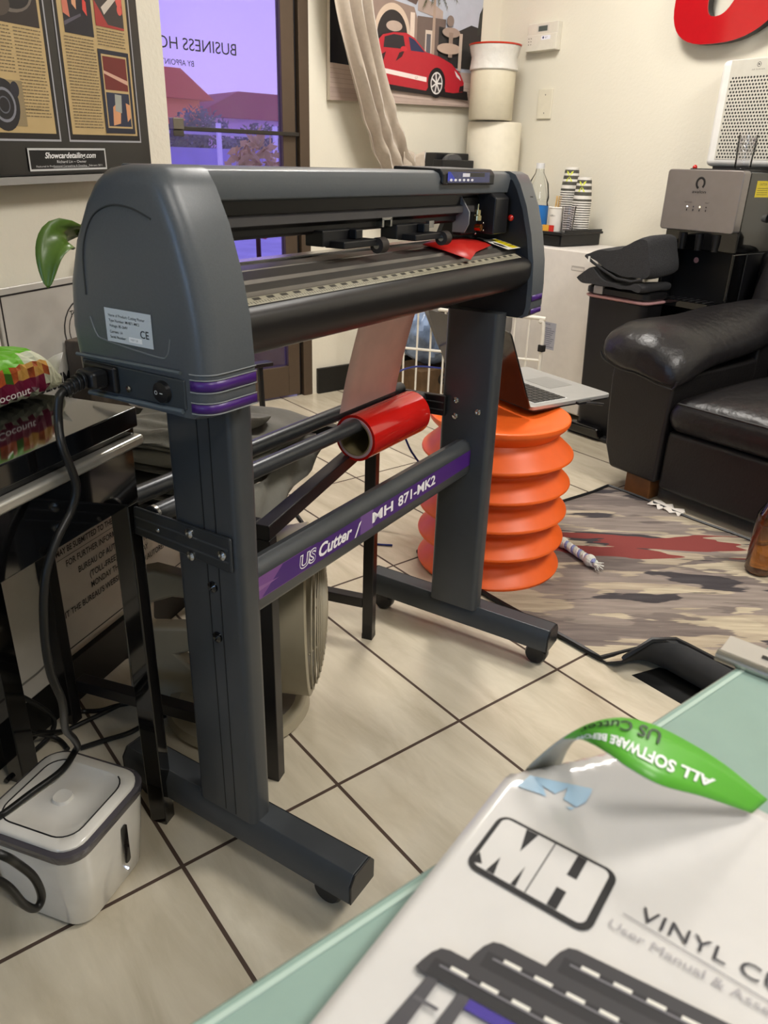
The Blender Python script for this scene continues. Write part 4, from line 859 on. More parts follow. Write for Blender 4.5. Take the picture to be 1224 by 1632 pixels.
# red sign letter O (italic) : plane on right wall, standoff
t = thing('sign_letter', 'large red three-dimensional letter O with black sides on the wall', 'sign letter', (3.08, 1.95, 1.6))
def Lring(cy_, cz_, ry, rz, sh, n=48, p=2.6):
    r = []
    for k in range(n):
        a2 = 2 * pi * k / n; y = ry * math.copysign(abs(cos(a2)) ** (2 / p), cos(a2)); z_ = rz * math.copysign(abs(sin(a2)) ** (2 / p), sin(a2)); r.append((cy_ + y - z_ * sh, cz_ + z_))
    return r
OUT = Lring(1.865, 1.745, .245, .245, .28); INN = Lring(1.90, 1.745, .065, .155, .28)
def ringmesh(x, mtl, x2=None):
    q = MB(); n = len(OUT)
    vo = [V((x, y, z_)) for y, z_ in OUT]; vi = [V((x, y, z_)) for y, z_ in INN]
    fs = [(i, (i + 1) % n, n + (i + 1) % n, n + i) for i in range(n)]
    if x2 is None: return q.add(vo + vi, fs, mtl)
    vo2 = [V((x2, y, z_)) for y, z_ in OUT]; vi2 = [V((x2, y, z_)) for y, z_ in INN]; A = vo + vi + vo2 + vi2; N = 2 * n
    F = fs + [tuple(N + k for k in f[::-1]) for f in fs] + [(i, N + i, N + (i + 1) % n, (i + 1) % n) for i in range(n)] + [(n + i, n + (i + 1) % n, N + n + (i + 1) % n, N + n + i) for i in range(n)]
    return q.add(A, F, mtl)
ringmesh(3.060, BLK, 3.095).obj('side_return', t, label='black side'); ringmesh(3.0565, mat('#b3131c', .12, coat=.7), 3.0598).obj('face', t, smooth=20, label='glossy red face')
for y, z_ in ((1.72, 1.7), (2.05, 1.7)): MB().tube([(3.094, y, z_), (3.115, y, z_)], .006, STEEL, 8).obj('standoff', t)
t = thing('sign_letter', 'corner of a second red sign letter cut by the right edge of the photo', 'sign letter', (3.08, 1.6, 1.6))
q = MB(); P2 = [(1.70, 1.50), (1.40, 1.50), (1.36, 1.9), (1.44, 1.9), (1.62, 1.9)]
q.prism([(1.715, 1.50), (1.64, 1.50), (1.52, 1.95), (1.60, 1.95)], 3.060, 3.095, BLK, lambda p, q_, r: V((r, p, q_))).obj('side_return', t)
MB().prism([(1.715, 1.50), (1.64, 1.50), (1.52, 1.95), (1.60, 1.95)], 3.0565, 3.0598, mat('#b3131c', .12, coat=.7), lambda p, q_, r: V((r, p, q_))).obj('face', t)
MB().tube([(3.094, 1.63, 1.7), (3.115, 1.63, 1.7)], .006, STEEL, 8).obj('standoff', t)

# --- dispenser group
DISP = len(col.objects)
# water dispenser
t = thing('water_dispenser', 'black water dispenser with a brushed steel front panel', 'water dispenser', (2.93, 1.68, 0))
q = MB(); q.box(2.80, 3.08, 1.535, 1.84, .78, 1.058, BLKG).box(2.89, 3.08, 1.535, 1.84, .58, .78, BLK).box(2.80, 3.08, 1.535, 1.84, 0.01, .58, BLKG).box(2.80, 2.89, 1.535, 1.55, .58, .78, BLKG).box(2.80, 2.89, 1.825, 1.84, .58, .78, BLKG)
q.obj('body', t, bevel=.006)
MB().prism(rrect(1.535, .850, 1.842, 1.062, .012), 2.755, 2.80, mat('#8f8987', .3, metal=.7), lambda p, q_, r: V((r, p, q_))).obj('front_panel', t, bevel=.004, label='brushed steel control panel')
a = Art(lambda x, y, o: V((2.7546 - o, 1.842 - x, y)))
ar = [(.143 + .016 * cos(R(k)), 1.016 + .018 * sin(R(k))) for k in range(-50, 251, 15)]
for k in range(len(ar) - 1): a.line(ar[k], ar[k + 1], .008, '#121212')
a.text('avalon', .143, .982, .0105, '#161616', width=.056, align='c')
for k, c_ in enumerate(('#ffffff', '#202030', '#fff3c0', '#201818')): a.disc(.105 + k * .026, .935, .0025, .0025, mat(c_, .3, emit=3.0) if k in (0, 2) else c_); a.rect(.103 + k * .026, .920, .107 + k * .026, .927, '#2a2628')
a.text('HOT/COLD', .092, .948, .004, '#2a2628'); a.text('NIGHT', .176, .948, .004, '#2a2628'); a.obj('panel_print', t)
q = MB(); q.box(2.72, 2.80, 1.56, 1.835, .575, .600, BLKG)
for k in range(9): q.box(2.728, 2.795, 1.575 + k * .028, 1.588 + k * .028, .600, .604, BLKS)
q.obj('drip_tray', t, bevel=.004)
for y in (1.62, 1.69, 1.76): MB().lathe([(.012, 0), (.015, .03), (.015, .06)], (2.80, y, .78), BLK, 16).obj('tap', t)
a = Art(lambda x, y, o: V((2.8886 - o, 1.84 - x, y))); a.disc(.10, .735, .011, .011, '#d9a3a3'); a.obj('sticker', t, label='round pink sticker')
bx('top_tray', 2.83, 3.06, 1.56, 1.80, 1.058, 1.066, BLK, t, bevel=.002)
a = Art(lambda x, y, o: V((2.85 + x, 1.5346 - o, y))); a.rect(0, .975, .10, 1.03, '#d8c230'); a.text('CAUTION', .02, 1.015, .008, '#2a2616')
for k in range(4): a.rect(.01, .983 + k * .007, .085, .985 + k * .007, '#6d6422')
a.obj('warning_label', t, label='yellow warning label')
MB().lathe([(.001, .02), (.012, .019), (.016, 0)], (3.0, 1.525, .90), WHITE, 20, (0, -1, 0)).obj('side_knob', t)
MB().sphere((2.86, 1.80, 1.070), .009, RED, 10).obj('child_lock', t, label='small red button')
# purifier
t = thing('air_purifier', 'white air purifier with perforated front standing on the water dispenser', 'air purifier', (3.0, 1.68, 1.066))
MB().box(2.955, 3.075, 1.52, 1.825, 1.075, 1.435, WHITE).obj('body', t, bevel=.022, seg=4)
MB().box(2.965, 3.07, 1.535, 1.79, 1.0665, 1.076, BLKS).obj('base', t)
def pf(x, y, o): return V((2.9535 - o, 1.795 - x, y))
a = Art(pf); a.rect(0.012, 1.10, .255, 1.43, mat('#c9c5b9', .4))
for j in range(24):
    for i in range(19):
        x = .022 + i * .0118 + (j % 2) * .0059; y = 1.108 + j * .0115
        if x < .248: a.k = 3; a.poly([(x + .0040 * cos(R(60 * k)), y + .0040 * sin(R(60 * k))) for k in range(6)], '#101010')
a.disc(.12, 1.412, .008, .008, '#2a2a2a'); a.disc(.12, 1.412, .0065, .0065, '#c9c5b9'); a.poly([(.117, 1.409), (.125, 1.412), (.117, 1.416)], '#2a2a2a'); a.text('AIR PURIFIER', .12, 1.394, .0045, '#8a867c', width=.05, align='c')
a.obj('perforated_front', t, label='grey panel with black holes')
# glass tumbler
t = thing('glass_tumbler', 'clear cut glass tumbler on top of the water dispenser', 'glass', (2.85, 1.60, 1.067))
q = MB(); q.lathe([(.001, 0), (.026, 0), (.028, .004), (.0325, .112), (.031, .112), (.0265, .012), (.001, .010)], (2.85, 1.603, 1.0665), thin_glass((.97, .97, .98, 1), .02, .05, 1.2), 36); q.obj('glass_body', t)
q = MB()
for k in range(12):
    for z_ in (.062, .078, .094):
        a0 = 2 * pi * k / 12; r = .0325; q.tube([V((2.85 + r * cos(a0 + d), 1.603 + r * sin(a0 + d), 1.067 + z_ + e)) for d, e in ((0, 0), (.13, .009), (.26, 0), (.39, -.006))], .0011, thin_glass((.82, .82, .84, 1), .25), 5)
q.obj('cut_pattern', t)

for o_ in [o for o in list(col.objects)[DISP:] if o.parent is None]:
    o_.location = o_.location + V((.045, .022, 0))
bpy.context.view_layer.update()
# fridge, tray, cups
t = thing('mini_fridge', 'white mini fridge with recessed handle standing by the right wall', 'fridge', (2.93, 2.33, 0))
fw = mat('#d9d3cc', .35)
q = MB(); q.box(2.79, 3.09, 2.085, 2.55, 0.02, .735, fw).obj('cabinet', t, bevel=.004)
MB().box(2.74, 2.787, 2.085, 2.55, 0.04, .735, fw).obj('door', t, bevel=.006)
a = Art(lambda x, y, o: V((2.7394 - o, 2.55 - x, y))); a.rect(.33, .655, .40, .675, '#a9a39c'); a.rect(.333, .658, .397, .668, '#cfc8c0'); a.obj('handle_recess', t)
a = Art(lambda x, y, o: V((2.7394 - o, 2.44 - x, y))); a.rect(.10, .30, .175, .42, '#a8a9b4'); a.text('FRIDGE', .112, .408, .006, '#333340')
for k in range(10): a.rect(.107, .31 + k * .009, .168 - (k * 7 % 4) * .006, .3125 + k * .009, '#5a5c6c')
a.obj('energy_label', t, label='grey printed label')
t = thing('drawer_organiser', 'low black drawer organiser on top of the mini fridge', 'organiser', (2.92, 2.33, .736))
MB().box(2.78, 3.07, 2.33, 2.56, .786, .797, BLKS).box(2.80, 3.07, 2.345, 2.55, .737, .786, BLKS).obj('case', t, bevel=.003)
for k in range(2): MB().box(2.793, 2.80, 2.35 + k * .10, 2.445 + k * .10, .742, .782, BLK).obj('drawer', t, bevel=.002)
MB().box(2.81, 3.06, 2.331, 2.338, .797, .806, BLKS).obj('raised_edge', t)
def cup(x, y, z_, m1, name, label, grp, top=False):
    t2 = thing(name, label, 'cup', (x, y, z_), grp)
    return t2
dk = mat('#4d4b44', .5); wc = mat('#dcd8d0', .45)
def cup_stack(x, y, n, lab_top, grp, desc):
    # upside-down nested cups: rim at bottom
    r1, r0, h = .042, .030, .105; pit = .0098; z0 = .7972
    first = thing('paper_cup', desc, 'cup', (x, y, z0), grp)
    prof = []; nb = 9
    q = MB(); 
    bands = [(0, .006, wc), (.006, .016, dk), (.016, .030, wc), (.030, .045, dk), (.045, .055, wc), (.055, .070, dk), (.070, .080, wc), (.080, .094, dk), (.094, .105, wc)]
    for b0, b1, mm in bands:
        q.lathe([(r1 + (r0 - r1) * b0 / h, b0), (r1 + (r0 - r1) * b1 / h, b1)], (x, y, z0), mm, 28, (0, 0, 1), False)
    q.lathe([(r1 - .002, 0.001), (r1 + .001, 0.001), (r1 + .001, .004), (r1 - .001, .005)], (x, y, z0), wc, 28, (0, 0, 1), False)
    q.lathe([(r0, h - .003), (r0 - .002, h - .003), (.001, h - .003)], (x, y, z0), wc, 28, (0, 0, 1), True)
    q.obj('cup_body', first)
    last = first
    for k in range(1, n):
        last = dup(first, (0, 0, pit * k), lab_top if k == n - 1 else desc, grp)
    if n > 1: pass
    # yellow bow print on the topmost cup
    mb = MB(); mb.fixn = False; zt = z0 + pit * (n - 1)
    def cyl(a_, b_, o): 
        rr = r1 + (r0 - r1) * b_ / h + .0008; th = pi + a_ / rr; return V((x + rr * cos(th + .45), y + rr * sin(th + .45), zt + b_))
    for sx_ in (-1, 1):
        mb.add([cyl(sx_ * a_, b_, 0) for a_, b_ in ((0, .068), (.006, .085), (.016, .090), (.012, .078))], [(0, 1, 2, 3)], mat('#d6dc4a', .5))
        mb.add([cyl(sx_ * a_, b_, 0) for a_, b_ in ((0, .066), (.006, .060), (.016, .046), (.008, .046))], [(0, 1, 2, 3)], mat('#d6dc4a', .5))
    mb.obj('bow_print', last, smooth=0, label='yellow bow')
cup_stack(3.0, 2.495, 17, 'topmost striped paper cup of the taller left stack', 'paper cups in the left stack', 'striped paper cup nested lower in the taller left stack')
cup_stack(2.96, 2.385, 13, 'topmost striped paper cup of the shorter right stack', 'paper cups in the right stack', 'striped paper cup nested lower in the shorter right stack')
t = thing('white_cup', 'white printed paper cup holding wooden stirrers by the cup stacks', 'cup', (2.83, 2.41, .7972))
MB().lathe([(.001, .002), (.028, 0), (.034, .095), (.0365, .097), (.034, .1), (.0325, .095), (.027, .004), (.001, .004)], (2.83, 2.415, .7972), wc, 32).obj('cup_body', t)
mb = MB(); mb.fixn = False
put_text(mb, 'coffee', mat('#6d6a64', .5), lambda a_, b_, o: V((2.83 + (.0325) * cos(pi + .6 - a_ / .033) * 1.02, 2.415 + .0325 * sin(pi + .6 - a_ / .033) * 1.02, .797 + b_)), 0, .062, .007); mb.obj('lettering', t)
for k in range(5):
    o = MB().box(-.0025, .0025, -.0008, .0008, 0, .14, mat('#c9a56a', .6)).obj('wooden_stirrer'); o.location = V((2.832 + .008 * cos(k * 1.3), 2.413 + .010 * sin(k * 1.3) + .004, .872)); o.rotation_euler = (.10 * sin(k * 1.3), .05 * cos(k * 1.3), k)
    tag(o, 'thin wooden stirrer standing in the white paper cup', 'stirrer', 'stirrers in the white cup')
tag(MB().lathe([(.001, 0), (.024, 0), (.031, .105), (.0295, .105), (.023, .003)], (2.85, 2.362, .7972), thin_glass((.93, .92, .94, 1), .04, .1, 1.2), 28).obj('clear_cup'), 'clear plastic cup standing in front of the striped stacks', 'cup')
t = thing('sugar_packet', 'red and yellow sachet lying at the front of the black organiser', 'sachet', (2.80, 2.42, .7975))
MB().box(2.785, 2.79, 2.385, 2.41, .7975, .823, mat('#c22a22', .4)).obj('red_half', t); MB().box(2.785, 2.79, 2.411, 2.445, .7975, .823, mat('#dba23a', .4)).obj('yellow_half', t)
t = thing('water_bottle', 'large clear water bottle with blue label behind the cutter right end', 'bottle', (2.92, 2.60, .737))
MB().lathe([(.001, 0), (.050, 0), (.055, .01), (.055, .15), (.050, .17), (.054, .19), (.045, .25), (.02, .295), (.018, .315), (.017, .315), (.019, .29), (.05, .18)], (2.92, 2.615, .737), thin_glass((.975, .985, .99, 1), .01, .05, 1.15), 36).obj('bottle_shell', t)
MB().lathe([(.0558, .075), (.0558, .155)], (2.92, 2.615, .737), mat('#2f78c4', .35), 36, (0, 0, 1), False).obj('label_wrap', t, label='blue label')
MB().lathe([(.019, .312), (.0195, .314), (.0195, .335), (.001, .336)], (2.92, 2.615, .737), mat('#dcdcdc', .3), 24).obj('cap', t)
bx('shelf_box', 2.83, 3.09, 2.565, 2.72, 0, .7365, mat('#6b6964', .5), None, bevel=.004); tag(bpy.data.objects['shelf_box'], 'grey cabinet beside the mini fridge hidden mostly behind the cutter', 'cabinet')

# bin and mat on it
t = thing('pedal_bin', 'tall black plastic pedal bin with silver lid clasp', 'bin', (2.8, 1.93, 0))
q = MB(); q.loft([[V((x, y, z_)) for x, y in rrect(2.66 - o, 1.785 - o, 2.775 + o, 2.035 + o, .03)] for z_, o in ((.02, -.005), (.10, 0), (.575, .014))], mat('#161517', .45)).obj('body', t, smooth=50)
q = MB(); q.loft([[V((x, y, z_)) for x, y in rrect(2.65 - o, 1.77 - o, 2.785 + o, 2.05 + o, .035)] for z_, o in ((.578, .006), (.583, .012), (.588, .012), (.590, .006))], mat('#c99a9c', .5)).obj('liner_edge', t, label='pink bin liner edge')
q = MB(); q.loft([[V((x, y, z_)) for x, y in rrect(2.65 - o, 1.77 - o, 2.785 + o, 2.05 + o, .035)] for z_, o in ((.592, .002), (.598, .010), (.618, .010), (.626, .0))], mat('#1d1c1d', .35)).obj('lid', t, smooth=50)
bx('clasp', 2.634, 2.66, 1.965, 2.01, .596, .628, mat('#b6b5b8', .3, metal=.6), t, bevel=.003)
MB().prism(rrect(1.87, 0, 2.03, .0, .0) if False else [(1.865, .012), (2.045, .012), (2.035, .055), (1.88, .055)], 2.615, 2.66, BLKG, lambda p, q_, r: V((r, p, q_))).obj('pedal', t, bevel=.012, seg=3)
bx('foot_ring', 2.63, 2.79, 1.77, 2.05, 0, .02, BLK, t, bevel=.008)
mm_ = mat('#2f2f31', .95, noise=.15, scale=120, bump=.5, bscale=300)
t = thing('floor_mat', 'folded dark grey carpet mat draped over the bin lid', 'mat', (2.75, 1.9, .628))
def slab(P, x0, x1, dz, name, seed):
    random.seed(seed); n = 9; rings = []; ps = [(p.x, p.y) for p in spline([V((a_, b_, 0)) for a_, b_ in P + P[:1]], 4)][:-1]; cy0 = sum(p[0] for p in ps) / len(ps); cz0 = sum(p[1] for p in ps) / len(ps)
    for i in range(n):
        f = i / (n - 1); e = .90 if i in (0, n - 1) else .975 if i in (1, n - 2) else 1
        rings.append([V((x0 + (x1 - x0) * (f if 0 < i < n - 1 else f), cy0 + (y - cy0) * (1 - (1 - e) * .35) - .014 * f, cz0 + (z_ - cz0) * e + dz * f + .002 * sin(y * 70 + f * 5))) for y, z_ in ps])
    return MB().loft(rings, mm_).obj(name, t, smooth=60)
slab([(2.085, .648), (2.04, .690), (2.012, .700), (1.978, .672), (1.915, .648), (1.83, .645), (1.792, .662), (1.765, .652), (1.772, .629), (1.82, .6315), (1.905, .6315), (2.0, .6315), (2.06, .634)], 2.605, 2.78, .0, 'folded_layer', 1)
slab([(2.060, .742), (2.005, .763), (1.905, .775), (1.875, .795), (1.825, .82), (1.780, .824), (1.762, .77), (1.745, .69), (1.805, .672), (1.89, .675), (1.955, .695), (2.015, .722)], 2.615, 2.775, .012, 'upper_layer', 2)
MB().tube([V((2.609, y, z_)) for y, z_ in ((2.05, .738), (2.012, .716), (1.952, .690), (1.89, .668), (1.82, .664), (1.775, .676))], .0055, mat('#232325', .9), 8).obj('bound_edge', t)
bx('care_tag', 2.600, 2.603, 2.022, 2.030, .716, .738, WHITE, t, label='tiny white tag')

# pet gate, plastic bag, grey cloth, white roll
t = thing('pet_gate', 'white metal pet gate with curved corners behind the stool', 'gate', (2.35, 2.6, 0))
G0, G1 = V((2.15, 2.90, 0)), V((2.62, 2.235, 0)); gd = (G1 - G0).normalized(); GL = (G1 - G0).length
gm = mat('#e3ded3', .35)
GP = lambda s_, z_: G0 + gd * s_ + V((0, 0, z_))
MB().tube(spline([GP(0, .0), GP(0, .40), GP(.02, .445), GP(.06, .46), GP(GL - .06, .46), GP(GL - .02, .445), GP(GL, .40), GP(GL, 0)], 6), .009, gm, 10).obj('outer_frame', t)
for z_ in (.06, .275): MB().tube([GP(0, z_), GP(GL, z_)], .006, gm, 8).obj('cross_rail', t)
for k in range(1, 13): MB().tube([GP(GL * k / 13, .06), GP(GL * k / 13, .46)], .0045, gm, 8).obj('bar', t)
q = GP(GL, .33); MB().box(q.x - .012, q.x + .014, q.y - .014, q.y + .012, .315, .345, BLK).obj('latch', t, bevel=.003)
t = thing('plastic_bag', 'crumpled blue clear plastic bag of clothes behind the pet gate', 'bag', (2.45, 2.95, .1))
def lump(c, rx, ry, rz, m_, seed, name, par=None, n=22, amp=.18):
    random.seed(seed); ph_ = [random.uniform(0, 6) for _ in range(6)]; rings = []
    for j in range(1, n):
        th = pi * j / n; r = []
        for k in range(n * 2):
            p = pi * k / n; d = 1 + amp * (sin(3 * p + ph_[0] + 2 * th) * .5 + sin(7 * p + ph_[1]) * sin(5 * th + ph_[2]) * .5 + .3 * sin(11 * p + 9 * th + ph_[3])) * sin(th)
            r.append(V(c) + V((rx * sin(th) * cos(p) * d, ry * sin(th) * sin(p) * d, rz * cos(th))))
        rings.append(r)
    return MB().loft(rings[::-1], m_).obj(name, par, smooth=30)
lump((2.56, 2.90, .30), .17, .13, .17, mat('#7f93b4', .2, noise=.5, scale=14, coat=.5), 3, 'bag_film', t)
t = thing('shipping_box', 'small brown cardboard box under the blue plastic bag', 'box', (2.55, 2.92, 0)); bx('carton', 2.42, 2.72, 2.80, 3.03, 0, .128, mat('#6a5238', .8, noise=.15), t, bevel=.002)
a = Art(lambda x, y, o: V((2.45 + x, 2.7995 - o, y))); a.text('GU', .08, .05, .05, '#1c1814', bold=.03); a.obj('lettering', t)
q = MB(); g = []
for j in range(9):
    f = j / 8; x0 = 2.255 + .20 * f; x1 = 2.95 - .30 * f
    g.append([V((x0 + (x1 - x0) * i / 10, 2.62 + .012 * sin(i * 1.4 + j * .3) - .10 * i / 10, .478 - .33 * f)) for i in range(11)])
tag(q.sheet(g, mat('#6b6762', .75, noise=.05)).obj('grey_cloth', smooth=60, solid=.003), 'grey cloth hanging in a point over the top of the pet gate', 'cloth')
tag(MB().lathe([(.02, 0), (.075, 0), (.08, .004), (.08, .05), (.075, .054), (.02, .054)], (2.72, 2.62, .40), WHITE, 40, (-.8, .1, .1)).obj('white_reel'), 'round white plastic reel between the grey cloth and the fridge', 'reel')

# ------------------------------------------------------------------ back wall things
CP = lambda x, y, o: V((2.095 + x, 3.112 - o, 1.295 + y + x * .022))
t = thing('car_canvas', 'canvas photo print of a red sports car in front of a villa', 'picture', (2.5, 3.13, 1.3))
MB().prism([(0, 0), (.868, 0), (.868, .62), (0, .62)], -.022, -.0, mat('#c8beb0', .7), CP).obj('canvas', t)
a = Art(lambda x, y, o: CP(x, y, o + .0004))
a.rect(0, 0, .868, .62, '#aeb3c0'); a.rect(0, 0, .868, .145, '#b5a197'); a.rect(0, .135, .14, .62, '#12101c'); a.poly([(0, .05), (.868, .0), (.868, .1), (0, .14)], '#c2aea3')
# villa
for k in range(14): a.rect(.0, .145 + 0 * k, .0001, .146, '#c2aea3')
for k in range(7): a.poly([(0, .012 + k * .018), (.868, .002 + k * .012), (.868, .004 + k * .012), (0, .014 + k * .018)], '#a8968c')
a.poly([(.15, .16), (.15, .42), (.45, .38), (.49, .3), (.49, .16)], '#8e7a70'); a.poly([(.12, .62), (.25, .60), (.50, .45), (.48, .425), (.15, .52)], '#b9a59c'); a.poly([(.15, .52), (.48, .425), (.46, .39), (.15, .46)], '#5c4c48')
a.disc(.33, .27, .10, .115, '#c9b3a0', a0=0, a1=180); a.disc(.33, .26, .085, .10, '#2b2626', a0=0, a1=180); a.rect(.245, .15, .415, .262, '#2b2626'); a.disc(.34, .30, .045, .02, '#b39f92')
a.rect(.43, .15, .455, .36, '#d5c2b4'); a.poly([(.47, .44), (.62, .38), (.62, .345), (.47, .37)], '#a7958c'); a.rect(.47, .17, .64, .35, '#6a5a54'); a.rect(.52, .19, .56, .30, '#cdbcae'); a.rect(.527, .19, .553, .285, '#5d5a60')
a.poly([(.6, .16), (.868, .16), (.868, .33), (.80, .34), (.72, .31), (.6, .32)], '#2c2a2a'); a.poly([(.84, .3), (.868, .31), (.868, .42), (.85, .39)], '#2f302c')
# palm
a.poly([(.558, .15), (.578, .15), (.575, .46), (.562, .46)], '#a58f80')
for ang, L_ in ((10, .15), (-20, .16), (-50, .13), (40, .14), (75, .10), (105, .10), (140, .14), (170, .15), (200, .16), (235, .13), (-75, .09), (255, .09)):
    x1, y1 = .568 + L_ * cos(R(ang)), .475 + L_ * .75 * sin(R(ang)) - .02; mx_, my_ = .568 + L_ * .55 * cos(R(ang)), .478 + L_ * .6 * sin(R(ang)) + .02
    a.poly([(.568, .47), (mx_, my_ + .004), (x1, y1), (mx_, my_ - .004)], '#5c5a46')
    for k in range(9):
        f = (k + 1.5) / 11; bx_, by_ = .568 + (x1 - .568) * f, .472 + (y1 - .472) * f + .035 * f * (1 - f) * 2
        for sg in (-1, 1): a.poly([(bx_, by_ + .002), (bx_ + .012 * cos(R(ang)) + .012 * sg, by_ - .030 * (1 - .4 * f)), (bx_ + .004, by_ - .002)], '#4a4a38' if k % 2 else '#63614a')
# fountain
a.disc(.66, .345, .022, .022, '#7f7068'); a.disc(.668, .30, .055, .02, '#9d8a7e'); a.rect(.655, .2, .68, .3, '#8d7a6e'); a.disc(.66, .235, .075, .022, '#b39c8c'); a.rect(.72, .15, .74, .3, '#b8a89a')
# car (facing right)
a.poly([(.26, .055), (.80, .028), (.79, .065), (.30, .09)], '#1b1618')
body = [(.24, .085), (.24, .235), (.27, .262), (.33, .275), (.40, .278), (.45, .262), (.52, .212), (.60, .20), (.68, .175), (.74, .135), (.765, .10), (.76, .062), (.70, .055), (.65, .058), (.64, .09), (.60, .10), (.555, .09), (.53, .058), (.30, .075)]
a.poly(body, mat('#b02430', .4)); a.poly([(.275, .215), (.28, .255), (.33, .268), (.385, .266), (.40, .215)], '#2a2428'); a.poly([(.415, .265), (.45, .255), (.515, .21), (.43, .212)], '#2c3050'); a.poly([(.26, .185), (.29, .20), (.275, .16), (.262, .15)], '#38181c'); a.poly([(.345, .165), (.365, .20), (.395, .21), (.38, .185)], '#38181c'); a.disc(.39, .216, .018, .010, mat('#c32a36', .4))
a.poly([(.25, .120), (.25, .138), (.53, .112), (.53, .093)], '#e6d7d2'); a.text('GT', .46, .102, .010, '#8a5a58')
for wx, wy in ((.592, .093),): a.disc(wx, wy, .054, .062, '#161214'); a.disc(wx, wy - .002, .037, .046, '#d8d4d2'); a.disc(wx, wy - .002, .031, .040, '#3a3436')
for k in range(7): a.line((.592, .091), (.592 + .033 * cos(R(k * 51)), .091 + .042 * sin(R(k * 51))), .007, '#dcd8d6')
a.poly([(.70, .15), (.735, .125), (.745, .108), (.715, .125)], '#d8d0d0'); a.poly([(.735, .06), (.765, .065), (.765, .09), (.74, .085)], '#2a181c')
a.obj('print', t, label='red sports car, palm tree and villa')
t = thing('curtain', 'beige velvet curtain gathered sideways across the car picture', 'curtain', (2.3, 2.99, 1.0))
q = MB(); cl = [(2.09, 2.60), (2.10, 2.3), (2.10, 2.0), (2.115, 1.75), (2.135, 1.62), (2.175, 1.50), (2.215, 1.40), (2.265, 1.28), (2.315, 1.17), (2.37, 1.07), (2.42, .99), (2.44, .93)]
P = spline([V((x, 0, z_)) for x, z_ in cl], 5); g = []
for k, p in enumerate(P):
    f = k / (len(P) - 1); d = (P[min(k + 1, len(P) - 1)] - P[max(k - 1, 0)]).normalized(); s_ = V((-d.z, 0, d.x)); s_ = -s_ if s_.x < 0 else s_; wd = .205 - .05 * f
    g.append([p + s_ * wd * (i / 28 - .5) + V((0, 2.985 + .026 * sin(i / 28 * 2 * pi * 3.2 + .6 * f) + .009 * sin(i * .9 + f * 9) + (.008 * sin(f * 60 + i * .4) * (f > .62)), 0)) for i in range(29)])
q.sheet(g, mat('#b3a697', .8, noise=.06, scale=60, sheen=.5)).obj('main_drape', t, smooth=70, solid=.003)
q = MB(); g = []
for k in range(12):
    f = k / 11; g.append([V((2.40 + .12 * i / 8 + .02 * f, 2.97 + .015 * sin(i * 1.5 + f * 3), 1.10 - .15 * f + .01 * sin(i))) for i in range(9)])
q.sheet(g, mat('#b3a697', .8, noise=.06, scale=60, sheen=.5)).obj('gathered_end', t, smooth=70, solid=.003)
MB().tube([(1.99, 3.06, 2.45), (2.6, 3.06, 2.45)], .012, STEEL).obj('curtain_rod', t)
# stacked dispensers in corner
t = thing('cup_dispenser', 'cream cylinder of wrapped stacked cups with a red top in the corner', 'cup dispenser', (2.91, 2.97, 1.24))
cc_ = (2.905, 2.95, 0)
MB().lathe([(.001, 1.250), (.098, 1.250), (.103, 1.256), (.105, 1.46), (.103, 1.465), (.001, 1.465)], cc_, mat('#cdc4ad', .5, bump=.1, bscale=60), 40).obj('sleeve', t, smooth=50)
MB().lathe([(.107, 1.455), (.112, 1.46), (.106, 1.51), (.114, 1.535), (.118, 1.555)], cc_, mat('#d8d4cc', .3, bump=.4, bscale=40), 40, (0, 0, 1), False).obj('film_wrap', t, smooth=50, label='crinkled clear wrap')
MB().lathe([(.001, 1.572), (.08, 1.566), (.122, 1.562), (.120, 1.556), (.001, 1.556)], cc_, mat('#c8341f', .35), 40).obj('lid', t, label='red lid')
t = thing('round_container', 'plain cream round container under the cup dispenser', 'container', (2.95, 2.98, .9))
MB().lathe([(.001, .60), (.125, .60), (.13, .61), (.13, 1.235), (.126, 1.245), (.001, 1.246)], (2.962, 2.972, 0), mat('#dcd4c0', .45), 48).obj('shell', t, smooth=50)
t = thing('side_cabinet', 'dark cabinet in the far corner hidden behind the cutter', 'cabinet', (2.85, 2.96, 0)); bx('carcass', 2.80, 3.10, 2.83, 3.115, 0, .598, mat('#4a4743', .5), t, bevel=.004)
t = thing('tape_dispenser', 'black box with a domed clear reel seen above the cutter beam', 'box', (2.68, 2.96, 1.0))
bx('case', 2.62, 2.83, 3.0, 3.12, 1.00, 1.105, BLK, t, bevel=.005); bx('front_case', 2.60, 2.80, 2.93, 3.0, 1.00, 1.075, BLKS, t, bevel=.004)
MB().lathe([(.001, -.02), (.055, -.02), (.058, 0), (.055, .02), (.001, .02)], (2.69, 2.965, 1.045), mat('#4a4a4c', .2), 32, (0, 1, 0)).obj('reel', t)
bx('wall_shelf', 2.56, 2.86, 2.90, 3.135, .98, .999, BLK, None, bevel=.003); tag(bpy.data.objects['wall_shelf'], 'thin black shelf on the back wall behind the cutter beam', 'shelf')

